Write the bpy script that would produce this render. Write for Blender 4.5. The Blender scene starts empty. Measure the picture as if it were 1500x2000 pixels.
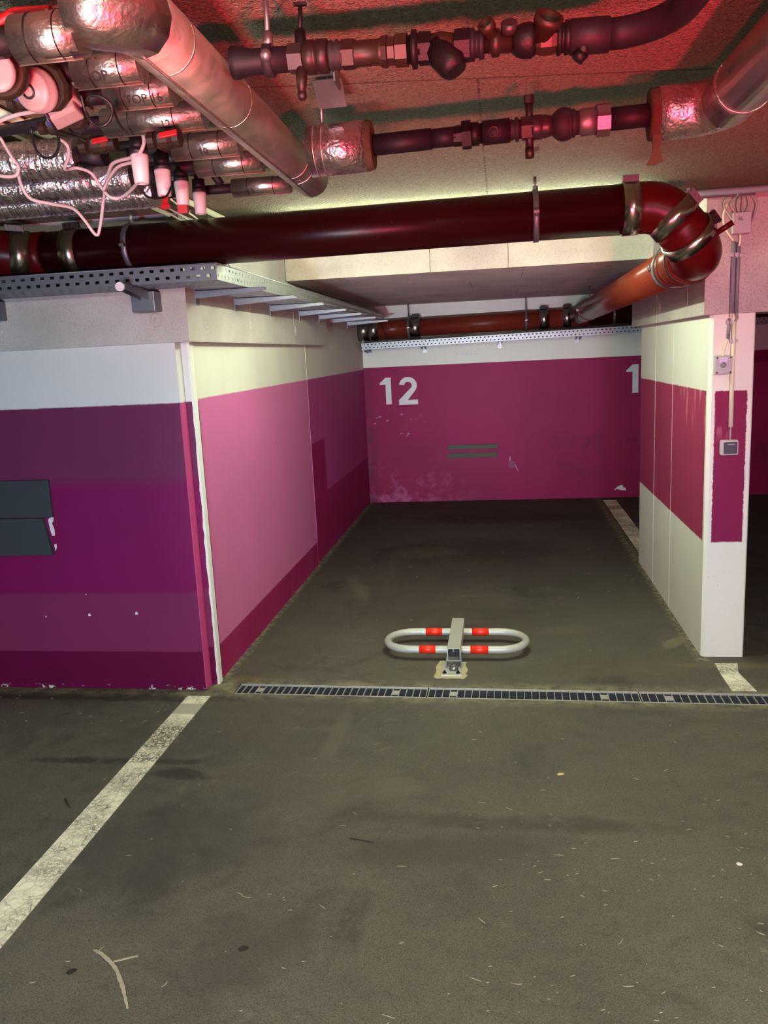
import bpy, bmesh, math, random
from mathutils import Vector, Matrix

random.seed(7)
S = bpy.context.scene
COL = S.collection
V = Vector

# ------------------------------------------------------------------ camera
CAM = V((0.0, 0.0, 1.6))
CX = V((0.98921142, 0.13876396, -0.04696096))     # right
CD = V((-0.01948664, -0.19307496, -0.98099048))   # down
CF = V((-0.14519311, 0.9713221, -0.18828791))     # forward
FPX = 1592.05
cd = bpy.data.cameras.new('camera'); cam = bpy.data.objects.new('camera', cd); COL.objects.link(cam)
cam.matrix_world = Matrix(((CX.x, -CD.x, -CF.x, CAM.x), (CX.y, -CD.y, -CF.y, CAM.y), (CX.z, -CD.z, -CF.z, CAM.z), (0, 0, 0, 1)))
cd.sensor_fit = 'VERTICAL'; cd.sensor_height = 36; cd.lens = FPX / 2000 * 36; cd.clip_start = .02
S.camera = cam

# ------------------------------------------------------------------ world, exposure, lights
w = bpy.data.worlds.new('world'); S.world = w; w.use_nodes = True
w.node_tree.nodes['Background'].inputs[0].default_value = (.02, .02, .022, 1)
S.view_settings.view_transform = 'Standard'; S.view_settings.look = 'None'
S.view_settings.exposure = 0.0; S.view_settings.gamma = 1.0; S.view_settings.use_curve_mapping = False
S.cycles.max_bounces = 8; S.cycles.diffuse_bounces = 5; S.cycles.glossy_bounces = 4
S.cycles.caustics_reflective = False; S.cycles.caustics_refractive = False
S.cycles.sample_clamp_indirect = 4.0

def area(name, loc, aim, sx, sy, power, color, spread=math.pi):
    l = bpy.data.lights.new(name, 'AREA'); l.shape = 'RECTANGLE'; l.size = sx; l.size_y = sy
    l.energy = power; l.color = color; l.spread = spread
    o = bpy.data.objects.new(name, l); COL.objects.link(o); o.location = loc
    o.rotation_euler = (V(aim) - V(loc)).to_track_quat('-Z', 'Y').to_euler()
    return o
# parked car behind: red tail lamps, assumed reversing lamp; the rest are added fills
area('tail_lamp_light', (-.25, -.35, .95), (-.30, .85, 2.3), .10, .12, 30.0, (1, .02, .075), 1.6)
area('tail_lamp_light', (.65, -.35, .95), (.80, 1.05, 2.3), .10, .12, 68.0, (1, .02, .075), 1.68)
area('unseen_forward_light', (-1.0, -1.3, .8), (-1.9, 3.7, .9), .3, .2, 15.5, (.42, .68, 1.10), 1.3)
area('unseen_forward_light', (.9, -1.3, .8), (.35, 8.8, 1.25), .3, .2, 4.2, (.74, .66, 1.2), .7)  # this beam and the next are added to brighten the back wall
area('unseen_forward_light', (-.6, -1.3, .8), (-.3, 8.8, 1.25),   .3, .2, 8.0, (.8, .95, 1.0), .5)
area('added_pipe_fill', (-.5, -.7, .75), (-1.0, 1.9, 2.15), .4, .15, 6.5, (.85, 1, .90), .85)  # added white fill for the foil pipe cluster, no lamp there

# the aisle's ceiling lamps, behind the photographer
area('aisle_lamp_light', (.3, -1.5, 2.16), (.35, -1.0, 0), 1.5, .15, 250.0, (.98, 1, .84))
area('aisle_lamp_light', (1.4, .5, 2.18), (1.4, .7, 0), .15, 1.2, 55.0, (.98, 1, .84))

# ------------------------------------------------------------------ small helpers
def at(u, v, axis, val):
    """point of the photographed place: sight line of pixel (u, v) met with the plane axis = val"""
    d = CX * (u - 750) + CD * (v - 1000) + CF * FPX
    t = (val - CAM[axis]) / d[axis]
    return CAM + d * t

class MB:
    def __init__(self): self.v = []; self.f = []; self.smooth = []
    def add(self, vs, fs, smooth=False):
        n = len(self.v); self.v += [tuple(p) for p in vs]
        for f in fs: self.f.append(tuple(i + n for i in f)); self.smooth.append(smooth)
        return self
    def box(self, lo, hi):
        x0, y0, z0 = lo; x1, y1, z1 = hi
        vs = [(x0,y0,z0),(x1,y0,z0),(x1,y1,z0),(x0,y1,z0),(x0,y0,z1),(x1,y0,z1),(x1,y1,z1),(x0,y1,z1)]
        return self.add(vs, [(0,3,2,1),(4,5,6,7),(0,1,5,4),(1,2,6,5),(2,3,7,6),(3,0,4,7)])
    def obox(self, c, ax, ay, az, sx, sy, sz):
        c = V(c); ax = V(ax).normalized()*sx/2; ay = V(ay).normalized()*sy/2; az = V(az).normalized()*sz/2
        vs = [c+ax*i+ay*j+az*k for i, j, k in ((-1,-1,-1),(1,-1,-1),(1,1,-1),(-1,1,-1),(-1,-1,1),(1,-1,1),(1,1,1),(-1,1,1))]
        return self.add(vs, [(0,3,2,1),(4,5,6,7),(0,1,5,4),(1,2,6,5),(2,3,7,6),(3,0,4,7)])
    def lathe(self, a, d, prof, seg=20, smooth=True, caps=True, phase=0.0):
        """profile [(s, r)] spun about the axis through a along d"""
        a = V(a); d = V(d).normalized()
        e1 = d.orthogonal().normalized() if abs(d.z) > .9 else d.cross(V((0,0,1))).normalized()
        e2 = d.cross(e1)
        vs = []; fs = []
        for s, r in prof:
            for k in range(seg):
                t = 2*math.pi*k/seg + phase
                vs.append(a + d*s + (e1*math.cos(t) + e2*math.sin(t))*r)
        for i in range(len(prof)-1):
            for k in range(seg):
                k2 = (k+1) % seg
                fs.append((i*seg+k, i*seg+k2, (i+1)*seg+k2, (i+1)*seg+k))
        self.add(vs, fs, smooth)
        if caps:
            n = len(self.v) - len(vs)
            self.f.append(tuple(n+k for k in reversed(range(seg)))); self.smooth.append(False)
            m = n + (len(prof)-1)*seg
            self.f.append(tuple(m+k for k in range(seg))); self.smooth.append(False)
        return self
    def cyl(self, a, b, r, seg=20, caps=True, r2=None, phase=0.0, smooth=True):
        d = V(b) - V(a)
        return self.lathe(a, d, [(0, r), (d.length, r if r2 is None else r2)], seg, smooth, caps, phase)
    def tube(self, pts, r, seg=12, caps=True, closed=False):
        P = [V(p) for p in pts]; n = len(P)
        rs = r if isinstance(r, (list, tuple)) else [r]*n
        T = []
        for i in range(n):
            a = P[(i-1) % n] if (closed or i > 0) else P[i]
            b = P[(i+1) % n] if (closed or i < n-1) else P[i]
            T.append((b - a).normalized())
        nrm = T[0].orthogonal().normalized(); vs = []; fs = []
        for i in range(n):
            if i > 0:
                q = T[i-1].rotation_difference(T[i]); nrm = (q @ nrm).normalized()
            bn = T[i].cross(nrm)
            k_ = 1.0
            if 0 < i < n-1 or closed:
                c = (P[i]-P[(i-1) % n]).normalized().dot(T[i]); k_ = 1.0/max(c, .6)
                k_ = 1 + (k_-1)*.6
            for k in range(seg):
                t = 2*math.pi*k/seg
                vs.append(P[i] + (nrm*math.cos(t) + bn*math.sin(t))*rs[i]*k_)
        m = n if closed else n-1
        for i in range(m):
            for k in range(seg):
                k2 = (k+1) % seg; j = (i+1) % n
                fs.append((i*seg+k, i*seg+k2, j*seg+k2, j*seg+k))
        self.add(vs, fs, True)
        if caps and not closed:
            b0 = len(self.v)-len(vs)
            self.f.append(tuple(b0+k for k in reversed(range(seg)))); self.smooth.append(False)
            self.f.append(tuple(b0+(n-1)*seg+k for k in range(seg))); self.smooth.append(False)
        return self
    def ball(self, c, r, seg=14, rings=8, scale=(1,1,1)):
        vs = []; fs = []
        for i in range(rings+1):
            ph = math.pi*i/rings
            for k in range(seg):
                t = 2*math.pi*k/seg
                vs.append((c[0]+r*scale[0]*math.sin(ph)*math.cos(t), c[1]+r*scale[1]*math.sin(ph)*math.sin(t), c[2]+r*scale[2]*math.cos(ph)))
        for i in range(rings):
            for k in range(seg):
                k2 = (k+1) % seg
                fs.append((i*seg+k, (i+1)*seg+k, (i+1)*seg+k2, i*seg+k2))
        return self.add(vs, fs, True)
    def prism(self, poly, ext):
        n = len(poly); e = V(ext)
        vs = [V(p) for p in poly] + [V(p)+e for p in poly]
        fs = [tuple(reversed(range(n))), tuple(range(n, 2*n))] + [(i, (i+1) % n, n+(i+1) % n, n+i) for i in range(n)]
        return self.add(vs, fs)
    def mesh(self, name, mat):
        me = bpy.data.meshes.new(name)
        me.from_pydata(self.v, [], self.f); me.validate()
        if len(me.polygons) == len(self.smooth): me.polygons.foreach_set('use_smooth', self.smooth)
        if mat: me.materials.append(mat)
        bm = bmesh.new(); bm.from_mesh(me)
        bmesh.ops.recalc_face_normals(bm, faces=bm.faces); bm.to_mesh(me); bm.free()
        me.update()
        return me
    def build(self, name, mat, parent=None, kind=None, label=None, bevel=0):
        o = bpy.data.objects.new(name, self.mesh(name, mat)); COL.objects.link(o)
        hang(o, parent)
        if kind: o['kind'] = kind
        if label: o['label'] = label
        if bevel:
            b = o.modifiers.new('bevel', 'BEVEL'); b.width = bevel; b.segments = 2; b.limit_method = 'ANGLE'
        return o

def hang(o, parent):
    if parent is None: return
    # every empty stands unrotated and every mesh is built in place, so undoing the empty's place is enough
    o.parent = parent
    if parent.type == 'EMPTY': o.matrix_parent_inverse = Matrix.Translation(-parent.location)

def tag(o, label, cat, group=None):
    o['label'] = label; o['category'] = cat
    if group: o['group'] = group
    return o
def thing(name, label, cat, loc, group=None):
    o = bpy.data.objects.new(name, None); COL.objects.link(o); o.location = loc
    o.empty_display_size = .05
    return tag(o, label, cat, group)
def struct(o): o['kind'] = 'structure'; return o

# ------------------------------------------------------------------ material helpers
def srgb(r, g, b):
    f = lambda c: (c/255/12.92) if c/255 <= .04045 else ((c/255+.055)/1.055)**2.4
    return (f(r), f(g), f(b), 1)
class Mat:
    def __init__(self, name):
        self.m = bpy.data.materials.new(name); self.m.use_nodes = True
        self.t = self.m.node_tree; self.b = self.t.nodes['Principled BSDF']
        self.p = None
    def n(self, kind): return self.t.nodes.new(kind)
    def l(self, a, b): self.t.links.new(a, b)
    def put(self, sock, val):
        if hasattr(val, 'is_linked') or isinstance(val, bpy.types.NodeSocket): self.l(val, sock)
        else: sock.default_value = val
    def pos(self):
        if self.p is None:
            g = self.n('ShaderNodeNewGeometry'); s = self.n('ShaderNodeSeparateXYZ'); self.l(g.outputs['Position'], s.inputs[0])
            self.p = (g.outputs['Position'], s.outputs[0], s.outputs[1], s.outputs[2])
        return self.p
    def math(self, op, a, b=0.0, c=None, clamp=False):
        n = self.n('ShaderNodeMath'); n.operation = op; n.use_clamp = clamp
        self.put(n.inputs[0], a); self.put(n.inputs[1], b)
        if c is not None: self.put(n.inputs[2], c)
        return n.outputs[0]
    def mix(self, fac, a, b, blend='MIX'):
        n = self.n('ShaderNodeMix'); n.data_type = 'RGBA'; n.blend_type = blend
        self.put(n.inputs[0], fac); self.put(n.inputs[6], a); self.put(n.inputs[7], b)
        return n.outputs[2]
    def noise(self, scale, detail=4, rough=.6, vec=None, dist=0.0):
        n = self.n('ShaderNodeTexNoise'); n.inputs['Scale'].default_value = scale
        n.inputs['Detail'].default_value = detail; n.inputs['Roughness'].default_value = rough; n.inputs['Distortion'].default_value = dist
        self.l(vec if vec is not None else self.pos()[0], n.inputs['Vector'])
        return n.outputs['Fac']
    def voronoi(self, scale, feature='F1', vec=None):
        n = self.n('ShaderNodeTexVoronoi'); n.feature = feature; n.inputs['Scale'].default_value = scale
        self.l(vec if vec is not None else self.pos()[0], n.inputs['Vector'])
        return n.outputs['Distance']
    def ramp(self, fac, stops):
        n = self.n('ShaderNodeValToRGB'); cr = n.color_ramp
        while len(cr.elements) < len(stops): cr.elements.new(.5)
        for e, (p, c) in zip(cr.elements, stops):
            e.position = p; e.color = c if len(c) == 4 else (*c, 1)
        self.l(fac, n.inputs[0]); return n.outputs[0]
    def rng(self, x, a, b, lo=0.0, hi=1.0):
        n = self.n('ShaderNodeMapRange'); n.inputs[1].default_value = a; n.inputs[2].default_value = b
        n.inputs[3].default_value = lo; n.inputs[4].default_value = hi; self.put(n.inputs[0], x); return n.outputs[0]
    def above(self, x, e, soft=.004): return self.rng(x, e-soft, e+soft)
    def scaled(self, sx, sy, sz):
        n = self.n('ShaderNodeMapping'); n.inputs['Scale'].default_value = (sx, sy, sz); self.l(self.pos()[0], n.inputs[0]); return n.outputs[0]
    def bump(self, h, strength=.3, dist=.01):
        n = self.n('ShaderNodeBump'); n.inputs['Strength'].default_value = strength; n.inputs['Distance'].default_value = dist
        self.l(h, n.inputs['Height']); self.l(n.outputs[0], self.b.inputs['Normal'])
    def done(self, color=None, rough=.6, metal=0.0, spec=.5):
        if color is not None: self.put(self.b.inputs['Base Color'], color)
        self.put(self.b.inputs['Roughness'], rough); self.put(self.b.inputs['Metallic'], metal)
        self.put(self.b.inputs['Specular IOR Level'], spec)
        return self.m

def plain(name, rgb, rough=.5, metal=0.0, vary=.12, scale=30, bump=0.0, spec=.5, bscale=None):
    M = Mat(name); c = srgb(*rgb)
    n = M.noise(scale, 4)
    lo = tuple(x*(1-vary) for x in c[:3]) + (1,); hi = tuple(min(1, x*(1+vary)) for x in c[:3]) + (1,)
    col = M.mix(n, lo, hi)
    if bump: M.bump(M.noise(bscale or scale*3, 3), bump, .004)
    return M.done(col, rough, metal, spec)

WHITE = srgb(222, 219, 208)
def concrete(name, rgb, dark, bump=.5, fine=170):
    M = Mat(name)
    big = M.noise(2.2, 3); f = M.noise(fine, 2, .7)
    c = M.mix(M.rng(big, .3, .7), srgb(*rgb), srgb(*[int(x*.86) for x in rgb]))
    c = M.mix(M.rng(f, .52, .72, 0, .55), c, srgb(*dark))
    pits = M.rng(M.voronoi(38), .0, .10, 1, 0)
    pits = M.math('MULTIPLY', pits, M.above(M.noise(9, 2), .6, .03))
    c = M.mix(M.math('MULTIPLY', pits, .7), c, srgb(*[int(x*.5) for x in dark]))
    M.bump(f, bump, .004)
    return M.done(c, .9, 0, .25)

# painted walls: stripes are rollered paint, so they follow the height on the wall
def paint_finish(M, col, rough=.55, chips=.0):
    M.bump(M.noise(90, 3), .12, .003)
    return M.done(col, rough, 0, .22)

def mottled(M, rgb, vary=.10, scale=1.6):
    c = srgb(*rgb); n = M.noise(scale, 5, .6)
    return M.mix(M.rng(n, .3, .7), tuple(x*(1-vary) for x in c[:3])+(1,), tuple(x*(1+vary) for x in c[:3])+(1,))

def m_wall_left():
    M = Mat('painted_bay_wall'); _, x, y, z = M.pos()
    pink = mottled(M, (204, 108, 162), .06)
    pink2 = mottled(M, (176, 70, 132), .06)
    dark = mottled(M, (150, 30, 88), .10)
    far = M.above(y, 6.12, .003)
    body = M.mix(far, pink, pink2)
    low = M.math('ADD', .185, M.math('MULTIPLY', far, .325))
    m = M.above(M.math('SUBTRACT', low, z), 0, .004)
    patch = M.math('MULTIPLY', far, M.math('MULTIPLY', M.above(M.math('SUBTRACT', 6.655, y), 0, .006), M.above(M.math('SUBTRACT', .95, z), 0, .004)))
    body = M.mix(M.math('MAXIMUM', m, patch), body, dark)
    line = M.math('ADD', 1.418, M.math('MULTIPLY', y, .0048))
    jit = M.rng(M.noise(30, 3), 0, 1, -.004, .004)
    wt = M.above(M.math('ADD', M.math('SUBTRACT', z, line), jit), 0, .003)
    col = M.mix(wt, body, mottled(M, (224, 221, 208), .05))
    streak = M.noise(3, 4, .6, M.scaled(1, 1, .25))
    col = M.mix(M.rng(streak, .55, .8, 0, .14), col, srgb(150, 130, 120))
    return paint_finish(M, col)

def m_wall_aisle():
    M = Mat('painted_aisle_wall'); _, x, y, z = M.pos()
    c1 = mottled(M, (112, 42, 80), .06); c2 = mottled(M, (124, 18, 82), .06)
    c3 = mottled(M, (124, 42, 84), .06); c4 = mottled(M, (98, 8, 58), .08)
    col = M.mix(M.above(z, .2, .003), c4, c3)
    col = M.mix(M.above(z, .504, .012), col, c2)
    col = M.mix(M.above(z, 1.06, .03), col, c1)
    jit = M.rng(M.noise(30, 3), 0, 1, -.003, .003)
    col = M.mix(M.above(M.math('ADD', z, jit), 1.428, .003), col, mottled(M, (218, 214, 214), .04))
    chip = M.math('MULTIPLY', M.above(M.noise(26, 5, .7), .58, .01), M.above(M.math('SUBTRACT', .014, z), 0, .012))
    col = M.mix(chip, col, WHITE)
    return paint_finish(M, col, .5)

def m_wall_back():
    M = Mat('painted_back_wall'); P, x, y, z = M.pos()
    base = mottled(M, (148, 10, 76), .13, 1.1)
    mar = mottled(M, (140, 24, 72), .10, 2)
    patch = M.math('MULTIPLY', M.above(M.math('SUBTRACT', -.02, x), 0, .02), M.above(M.math('SUBTRACT', .62, z), 0, .02))
    col = M.mix(M.math('MULTIPLY', patch, .7), base, mar)
    # old damp stains low on the left, lime bloom and scuffs
    st = M.math('MULTIPLY', M.rng(M.noise(5.5, 6, .68), .47, .60), M.math('MULTIPLY', M.rng(x, -.2, -1.0), M.rng(z, .55, .12)))
    col = M.mix(M.math('MULTIPLY', st, .75), col, srgb(186, 92, 140))
    sc = M.math('MULTIPLY', M.rng(M.noise(4, 5, .7), .50, .66), M.math('MULTIPLY', M.rng(x, .3, .9), M.rng(M.math('ABSOLUTE', M.math('SUBTRACT', z, .5)), .35, .05)))
    col = M.mix(M.math('MULTIPLY', sc, .6), col, srgb(82, 22, 56))
    ch = M.math('MULTIPLY', M.above(M.noise(14, 5, .72), .66, .015), M.math('MULTIPLY', M.rng(x, -.75, -.95), M.rng(M.math('ABSOLUTE', M.math('SUBTRACT', z, .85)), .25, .1)))
    col = M.mix(M.math('MULTIPLY', ch, .6), col, srgb(200, 150, 175))
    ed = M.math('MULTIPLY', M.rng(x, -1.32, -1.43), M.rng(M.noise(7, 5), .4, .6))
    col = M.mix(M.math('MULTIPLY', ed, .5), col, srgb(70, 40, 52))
    wt = M.above(z, M_LINE, .003)
    col = M.mix(wt, col, mottled(M, (232, 231, 216), .04))
    return paint_finish(M, col)
M_LINE = 1.478

def m_pillar():
    M = Mat('painted_pillar'); P, x, y, z = M.pos()
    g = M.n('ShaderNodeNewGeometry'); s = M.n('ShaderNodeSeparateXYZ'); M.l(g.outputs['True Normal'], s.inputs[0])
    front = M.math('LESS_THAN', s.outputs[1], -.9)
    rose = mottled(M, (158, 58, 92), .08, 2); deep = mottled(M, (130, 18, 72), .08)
    band = M.mix(front, rose, deep)  # front deeper than side: lighting difference and paint colour both put in
    drip = M.math('MULTIPLY', M.above(M.noise(20, 2, .5, M.scaled(1, 1, .16)), .60, .02), M.math('MULTIPLY', M.above(z, 1.16, .05), M.above(M.math('SUBTRACT', 5.0, y), 0, .1)))
    band = M.mix(M.math('MULTIPLY', drip, .55), band, srgb(214, 130, 150))
    jit = M.rng(M.noise(24, 3), 0, 1, -.006, .006); zz = M.math('ADD', z, jit)
    m = M.math('MULTIPLY', M.above(zz, .605, .003), M.above(M.math('SUBTRACT', 1.356, zz), 0, .003))
    # unpainted white corner strips with a ragged brushed edge
    j2 = M.rng(M.noise(40, 4, .7), 0, 1, -.008, .008); xx = M.math('ADD', x, j2)
    mid = M.math('MULTIPLY', M.above(xx, 1.024, .002), M.above(M.math('SUBTRACT', 1.172, xx), 0, .002))
    side = M.math('MAXIMUM', M.math('LESS_THAN', s.outputs[0], -.9), M.math('GREATER_THAN', s.outputs[0], .9))
    sfree = M.math('MULTIPLY', side, M.above(M.math('ADD', y, j2), 4.205, .002))
    m = M.math('MULTIPLY', m, M.math('MAXIMUM', M.math('MULTIPLY', front, mid), sfree))
    wh = mottled(M, (226, 226, 216), .04)
    pits = M.math('MULTIPLY', M.rng(M.voronoi(46), .04, .13, 1, 0), M.above(M.noise(6, 3), .56, .04))
    col = M.mix(m, wh, band)
    col = M.mix(M.math('MULTIPLY', pits, .45), col, srgb(70, 55, 60))
    return paint_finish(M, col)

def m_floor():
    M = Mat('worn_asphalt_floor'); P, x, y, z = M.pos()
    fine = M.noise(230, 2, .85); grit = M.noise(85, 3, .8); mid = M.noise(13, 6, .72); big = M.noise(.8, 5, .62)
    c = M.mix(M.rng(big, .34, .66), srgb(104, 101, 88), srgb(78, 77, 69))
    c = M.mix(M.rng(mid, .40, .72, 0, .45), c, srgb(116, 110, 97))
    c = M.mix(M.rng(mid, .46, .28, 0, .35), c, srgb(58, 57, 51))
    c = M.mix(M.rng(grit, .54, .70, 0, .55), c, srgb(46, 45, 40))
    c = M.mix(M.rng(fine, .50, .68, 0, .70), c, srgb(36, 35, 32))
    c = M.mix(M.rng(fine, .44, .26, 0, .50), c, srgb(146, 140, 124))
    # darker ground inside the bay
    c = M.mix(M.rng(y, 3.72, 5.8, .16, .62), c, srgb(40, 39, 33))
    oil = M.rng(M.noise(1.5, 5, .65, None, .7), .56, .70, 0, .55)
    c = M.mix(oil, c, srgb(40, 39, 36))
    # stains and rubbed marks of their own shape
    def smear(cx, cy, sx, sy, ang, col, amt, ns=6):
        nonlocal c
        ca, sa = math.cos(ang), math.sin(ang)
        dx = M.math('SUBTRACT', x, cx); dy = M.math('SUBTRACT', y, cy)
        u = M.math('DIVIDE', M.math('ADD', M.math('MULTIPLY', dx, ca), M.math('MULTIPLY', dy, sa)), sx)
        v = M.math('DIVIDE', M.math('SUBTRACT', M.math('MULTIPLY', dy, ca), M.math('MULTIPLY', dx, sa)), sy)
        d = M.math('ADD', M.math('MULTIPLY', u, u), M.math('MULTIPLY', v, v))
        d = M.math('ADD', d, M.rng(M.noise(ns, 4, .65), .3, .7, -.5, .5))
        c = M.mix(M.rng(d, 1.0, .2, 0, amt), c, srgb(*col))
    for (u, v, sx, sy, an, col, am) in (
        (230, 1486, .38, .035, .03, (42, 40, 38), .75), (345, 1512, .16, .05, -.1, (44, 43, 40), .7),
        (1000, 1606, .62, .06, .0, (60, 58, 50), .6), (880, 1660, .40, .10, .2, (66, 64, 56), .45),
        (655, 1440, .045, .34, -.05, (112, 108, 95), .28), (735, 1545, .22, .10, .4, (112, 106, 92), .25),
        (930, 1075, .9, .5, .0, (32, 31, 27), .55), (1000, 1010, 1.1, .35, .0, (30, 29, 26), .6), (830, 1080, .35, .22, .2, (92, 88, 70), .35),
        (700, 1150, .08, .35, .3, (110, 104, 84), .35), (1110, 1230, .24, .09, .2, (96, 90, 76), .35), (1315, 1255, .05, .13, -.6, (128, 120, 100), .5),
        (1180, 1310, .5, .08, 0, (88, 82, 66), .4), (480, 1325, .12, .05, 0, (104, 88, 58), .7), (1430, 1300, .35, .04, 0, (112, 98, 66), .55), (200, 1362, 1.0, .05, 0, (44, 42, 38), .7),
        (760, 1120, .05, .6, .05, (84, 80, 66), .3), (300, 1650, .5, .3, .5, (62, 61, 58), .5), (480, 1850, .25, .18, .4, (64, 58, 54), .4)):
        p = at(u, v, 2, 0); smear(p.x, p.y, sx, sy, an, col, am)
    dust = M.math('MULTIPLY', M.rng(M.noise(5, 6, .75, M.scaled(.5, 1.2, 1)), .56, .70), M.rng(M.noise(34, 3, .8), .45, .7))
    c = M.mix(M.math('MULTIPLY', dust, .36), c, srgb(150, 146, 126))
    # lime washed edge along the drain
    ch_y = M.math('ADD', y, M.math('MULTIPLY', x, .0195))
    dr = M.rng(M.math('ABSOLUTE', M.math('SUBTRACT', ch_y, 3.664)), .075, .15, 1, 0)
    c = M.mix(M.math('MULTIPLY', dr, M.rng(M.noise(11, 5, .7), .40, .62, 0, .60)), c, srgb(150, 146, 112))
    # crumbled pale edge where the floor meets the bay walls
    eg = M.math('MAXIMUM', M.rng(M.math('ABSOLUTE', M.math('ADD', x, 1.455)), .05, .015, 0, 1), M.math('MULTIPLY', M.rng(M.math('ABSOLUTE', M.math('SUBTRACT', x, .992)), .05, .012, 0, 1), M.above(y, 4.1, .02)))
    c = M.mix(M.math('MULTIPLY', eg, M.math('MULTIPLY', M.above(y, 3.7, .02), M.rng(M.noise(28, 5, .75), .46, .58, 0, .65))), c, srgb(160, 152, 122))
    specks = M.math('MULTIPLY', M.rng(M.voronoi(21), .02, .055, 1, 0), M.above(M.noise(3.3, 3), .58, .03))
    c = M.mix(M.math('MULTIPLY', specks, .5), c, srgb(170, 165, 145))
    h = M.math('ADD', M.math('MULTIPLY', fine, .6), M.math('ADD', M.math('MULTIPLY', grit, .5), M.math('MULTIPLY', mid, .5)))
    M.bump(h, .7, .004)
    return M.done(c, M.rng(mid, .3, .7, .60, .85), 0, .3)

def m_line():
    M = Mat('worn_line_paint'); P, x, y, z = M.pos()
    wh = mottled(M, (244, 240, 214), .05, 6)
    v = M.noise(17, 2, .5)
    warp = M.n('ShaderNodeVectorMath'); warp.operation = 'MULTIPLY_ADD'
    nv = M.n('ShaderNodeTexNoise'); nv.inputs['Scale'].default_value = 9; nv.inputs['Detail'].default_value = 4; M.l(P, nv.inputs['Vector'])
    M.l(nv.outputs['Color'], warp.inputs[0]); warp.inputs[1].default_value = (.12, .12, .12); M.l(P, warp.inputs[2])
    cr = M.rng(M.voronoi(22, 'DISTANCE_TO_EDGE', warp.outputs[0]), .015, .062, 1, 0)
    cr2 = M.rng(M.voronoi(60, 'DISTANCE_TO_EDGE', warp.outputs[0]), .03, .10, 1, 0)
    zone = M.rng(M.noise(4.5, 4, .65), .40, .58)
    brk = M.above(M.noise(15, 4, .7), .45, .06)
    cr = M.math('MAXIMUM', M.math('MULTIPLY', M.math('MULTIPLY', cr, brk), M.rng(zone, 0, 1, .45, 1)), M.math('MULTIPLY', cr2, M.math('MULTIPLY', zone, .6)))
    band = M.rng(M.noise(2.6, 3, .6, M.scaled(.4, 1, 1)), .46, .60)
    worn = M.math('MULTIPLY', M.above(M.noise(75, 5, .85), .475, .025), M.math('MAXIMUM', M.math('MULTIPLY', zone, .6), band))
    f = M.math('MAXIMUM', M.math('MULTIPLY', cr, .85), M.math('MULTIPLY', worn, .9))
    patch = M.math('MULTIPLY', M.math('MULTIPLY', M.above(y, 3.38, .01), M.above(M.math('SUBTRACT', 3.50, y), 0, .006)), M.above(M.math('SUBTRACT', -1, x), 0, .01))
    f = M.math('MAXIMUM', f, M.math('MULTIPLY', patch, .55))
    return M.done(M.mix(f, wh, srgb(80, 77, 66)), .75, 0, .3)

def m_ceiling():
    M = Mat('sprayed_ceiling'); P, x, y, z = M.pos()
    f = M.noise(120, 2, .7); f2 = M.noise(70, 3, .75)
    c = mottled(M, (134, 122, 102), .08, 1.5)
    c = M.mix(M.rng(f, .50, .66, 0, .65), c, srgb(70, 66, 54))
    c = M.mix(M.rng(f2, .44, .28, 0, .5), c, srgb(176, 170, 146))
    # board joints of the formwork
    j = M.math('ADD', y, M.math('MULTIPLY', x, -.17)); j = M.math('ADD', j, M.rng(M.noise(20, 3), 0, 1, -.006, .006))
    ln = M.rng(M.math('ABSOLUTE', M.math('SUBTRACT', j, 2.215)), .002, .006, .75, 0)
    l2 = M.math('MULTIPLY', M.rng(M.math('ABSOLUTE', M.math('ADD', x, .043)), .002, .005, .75, 0), M.math('MULTIPLY', M.above(y, 2.2, .01), M.above(M.noise(70, 2), .46, .03)))
    c = M.mix(M.math('MAXIMUM', ln, l2), c, srgb(60, 50, 44))
    M.bump(M.math('ADD', f, M.math('MULTIPLY', f2, 1.2)), 1.0, .011)
    return M.done(c, .95, 0, .2)

def m_foil(name='foil_jacket', rough=.27, crinkle=.35, scale=(12, 30, 30), tint=(222, 216, 208), metal=.95):
    M = Mat(name)
    n = M.noise(1.0, 4, .6, M.scaled(*scale)); n2 = M.noise(130, 2, .5)
    M.bump(M.math('ADD', n, M.math('MULTIPLY', n2, .25)), crinkle, .012)
    c = M.mix(M.rng(M.noise(9, 3), .3, .7), srgb(*tint), srgb(*[int(x*.9) for x in tint]))
    return M.done(c, M.rng(M.noise(25, 3), .3, .7, rough-.04, rough+.10), metal, .5)

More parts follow.
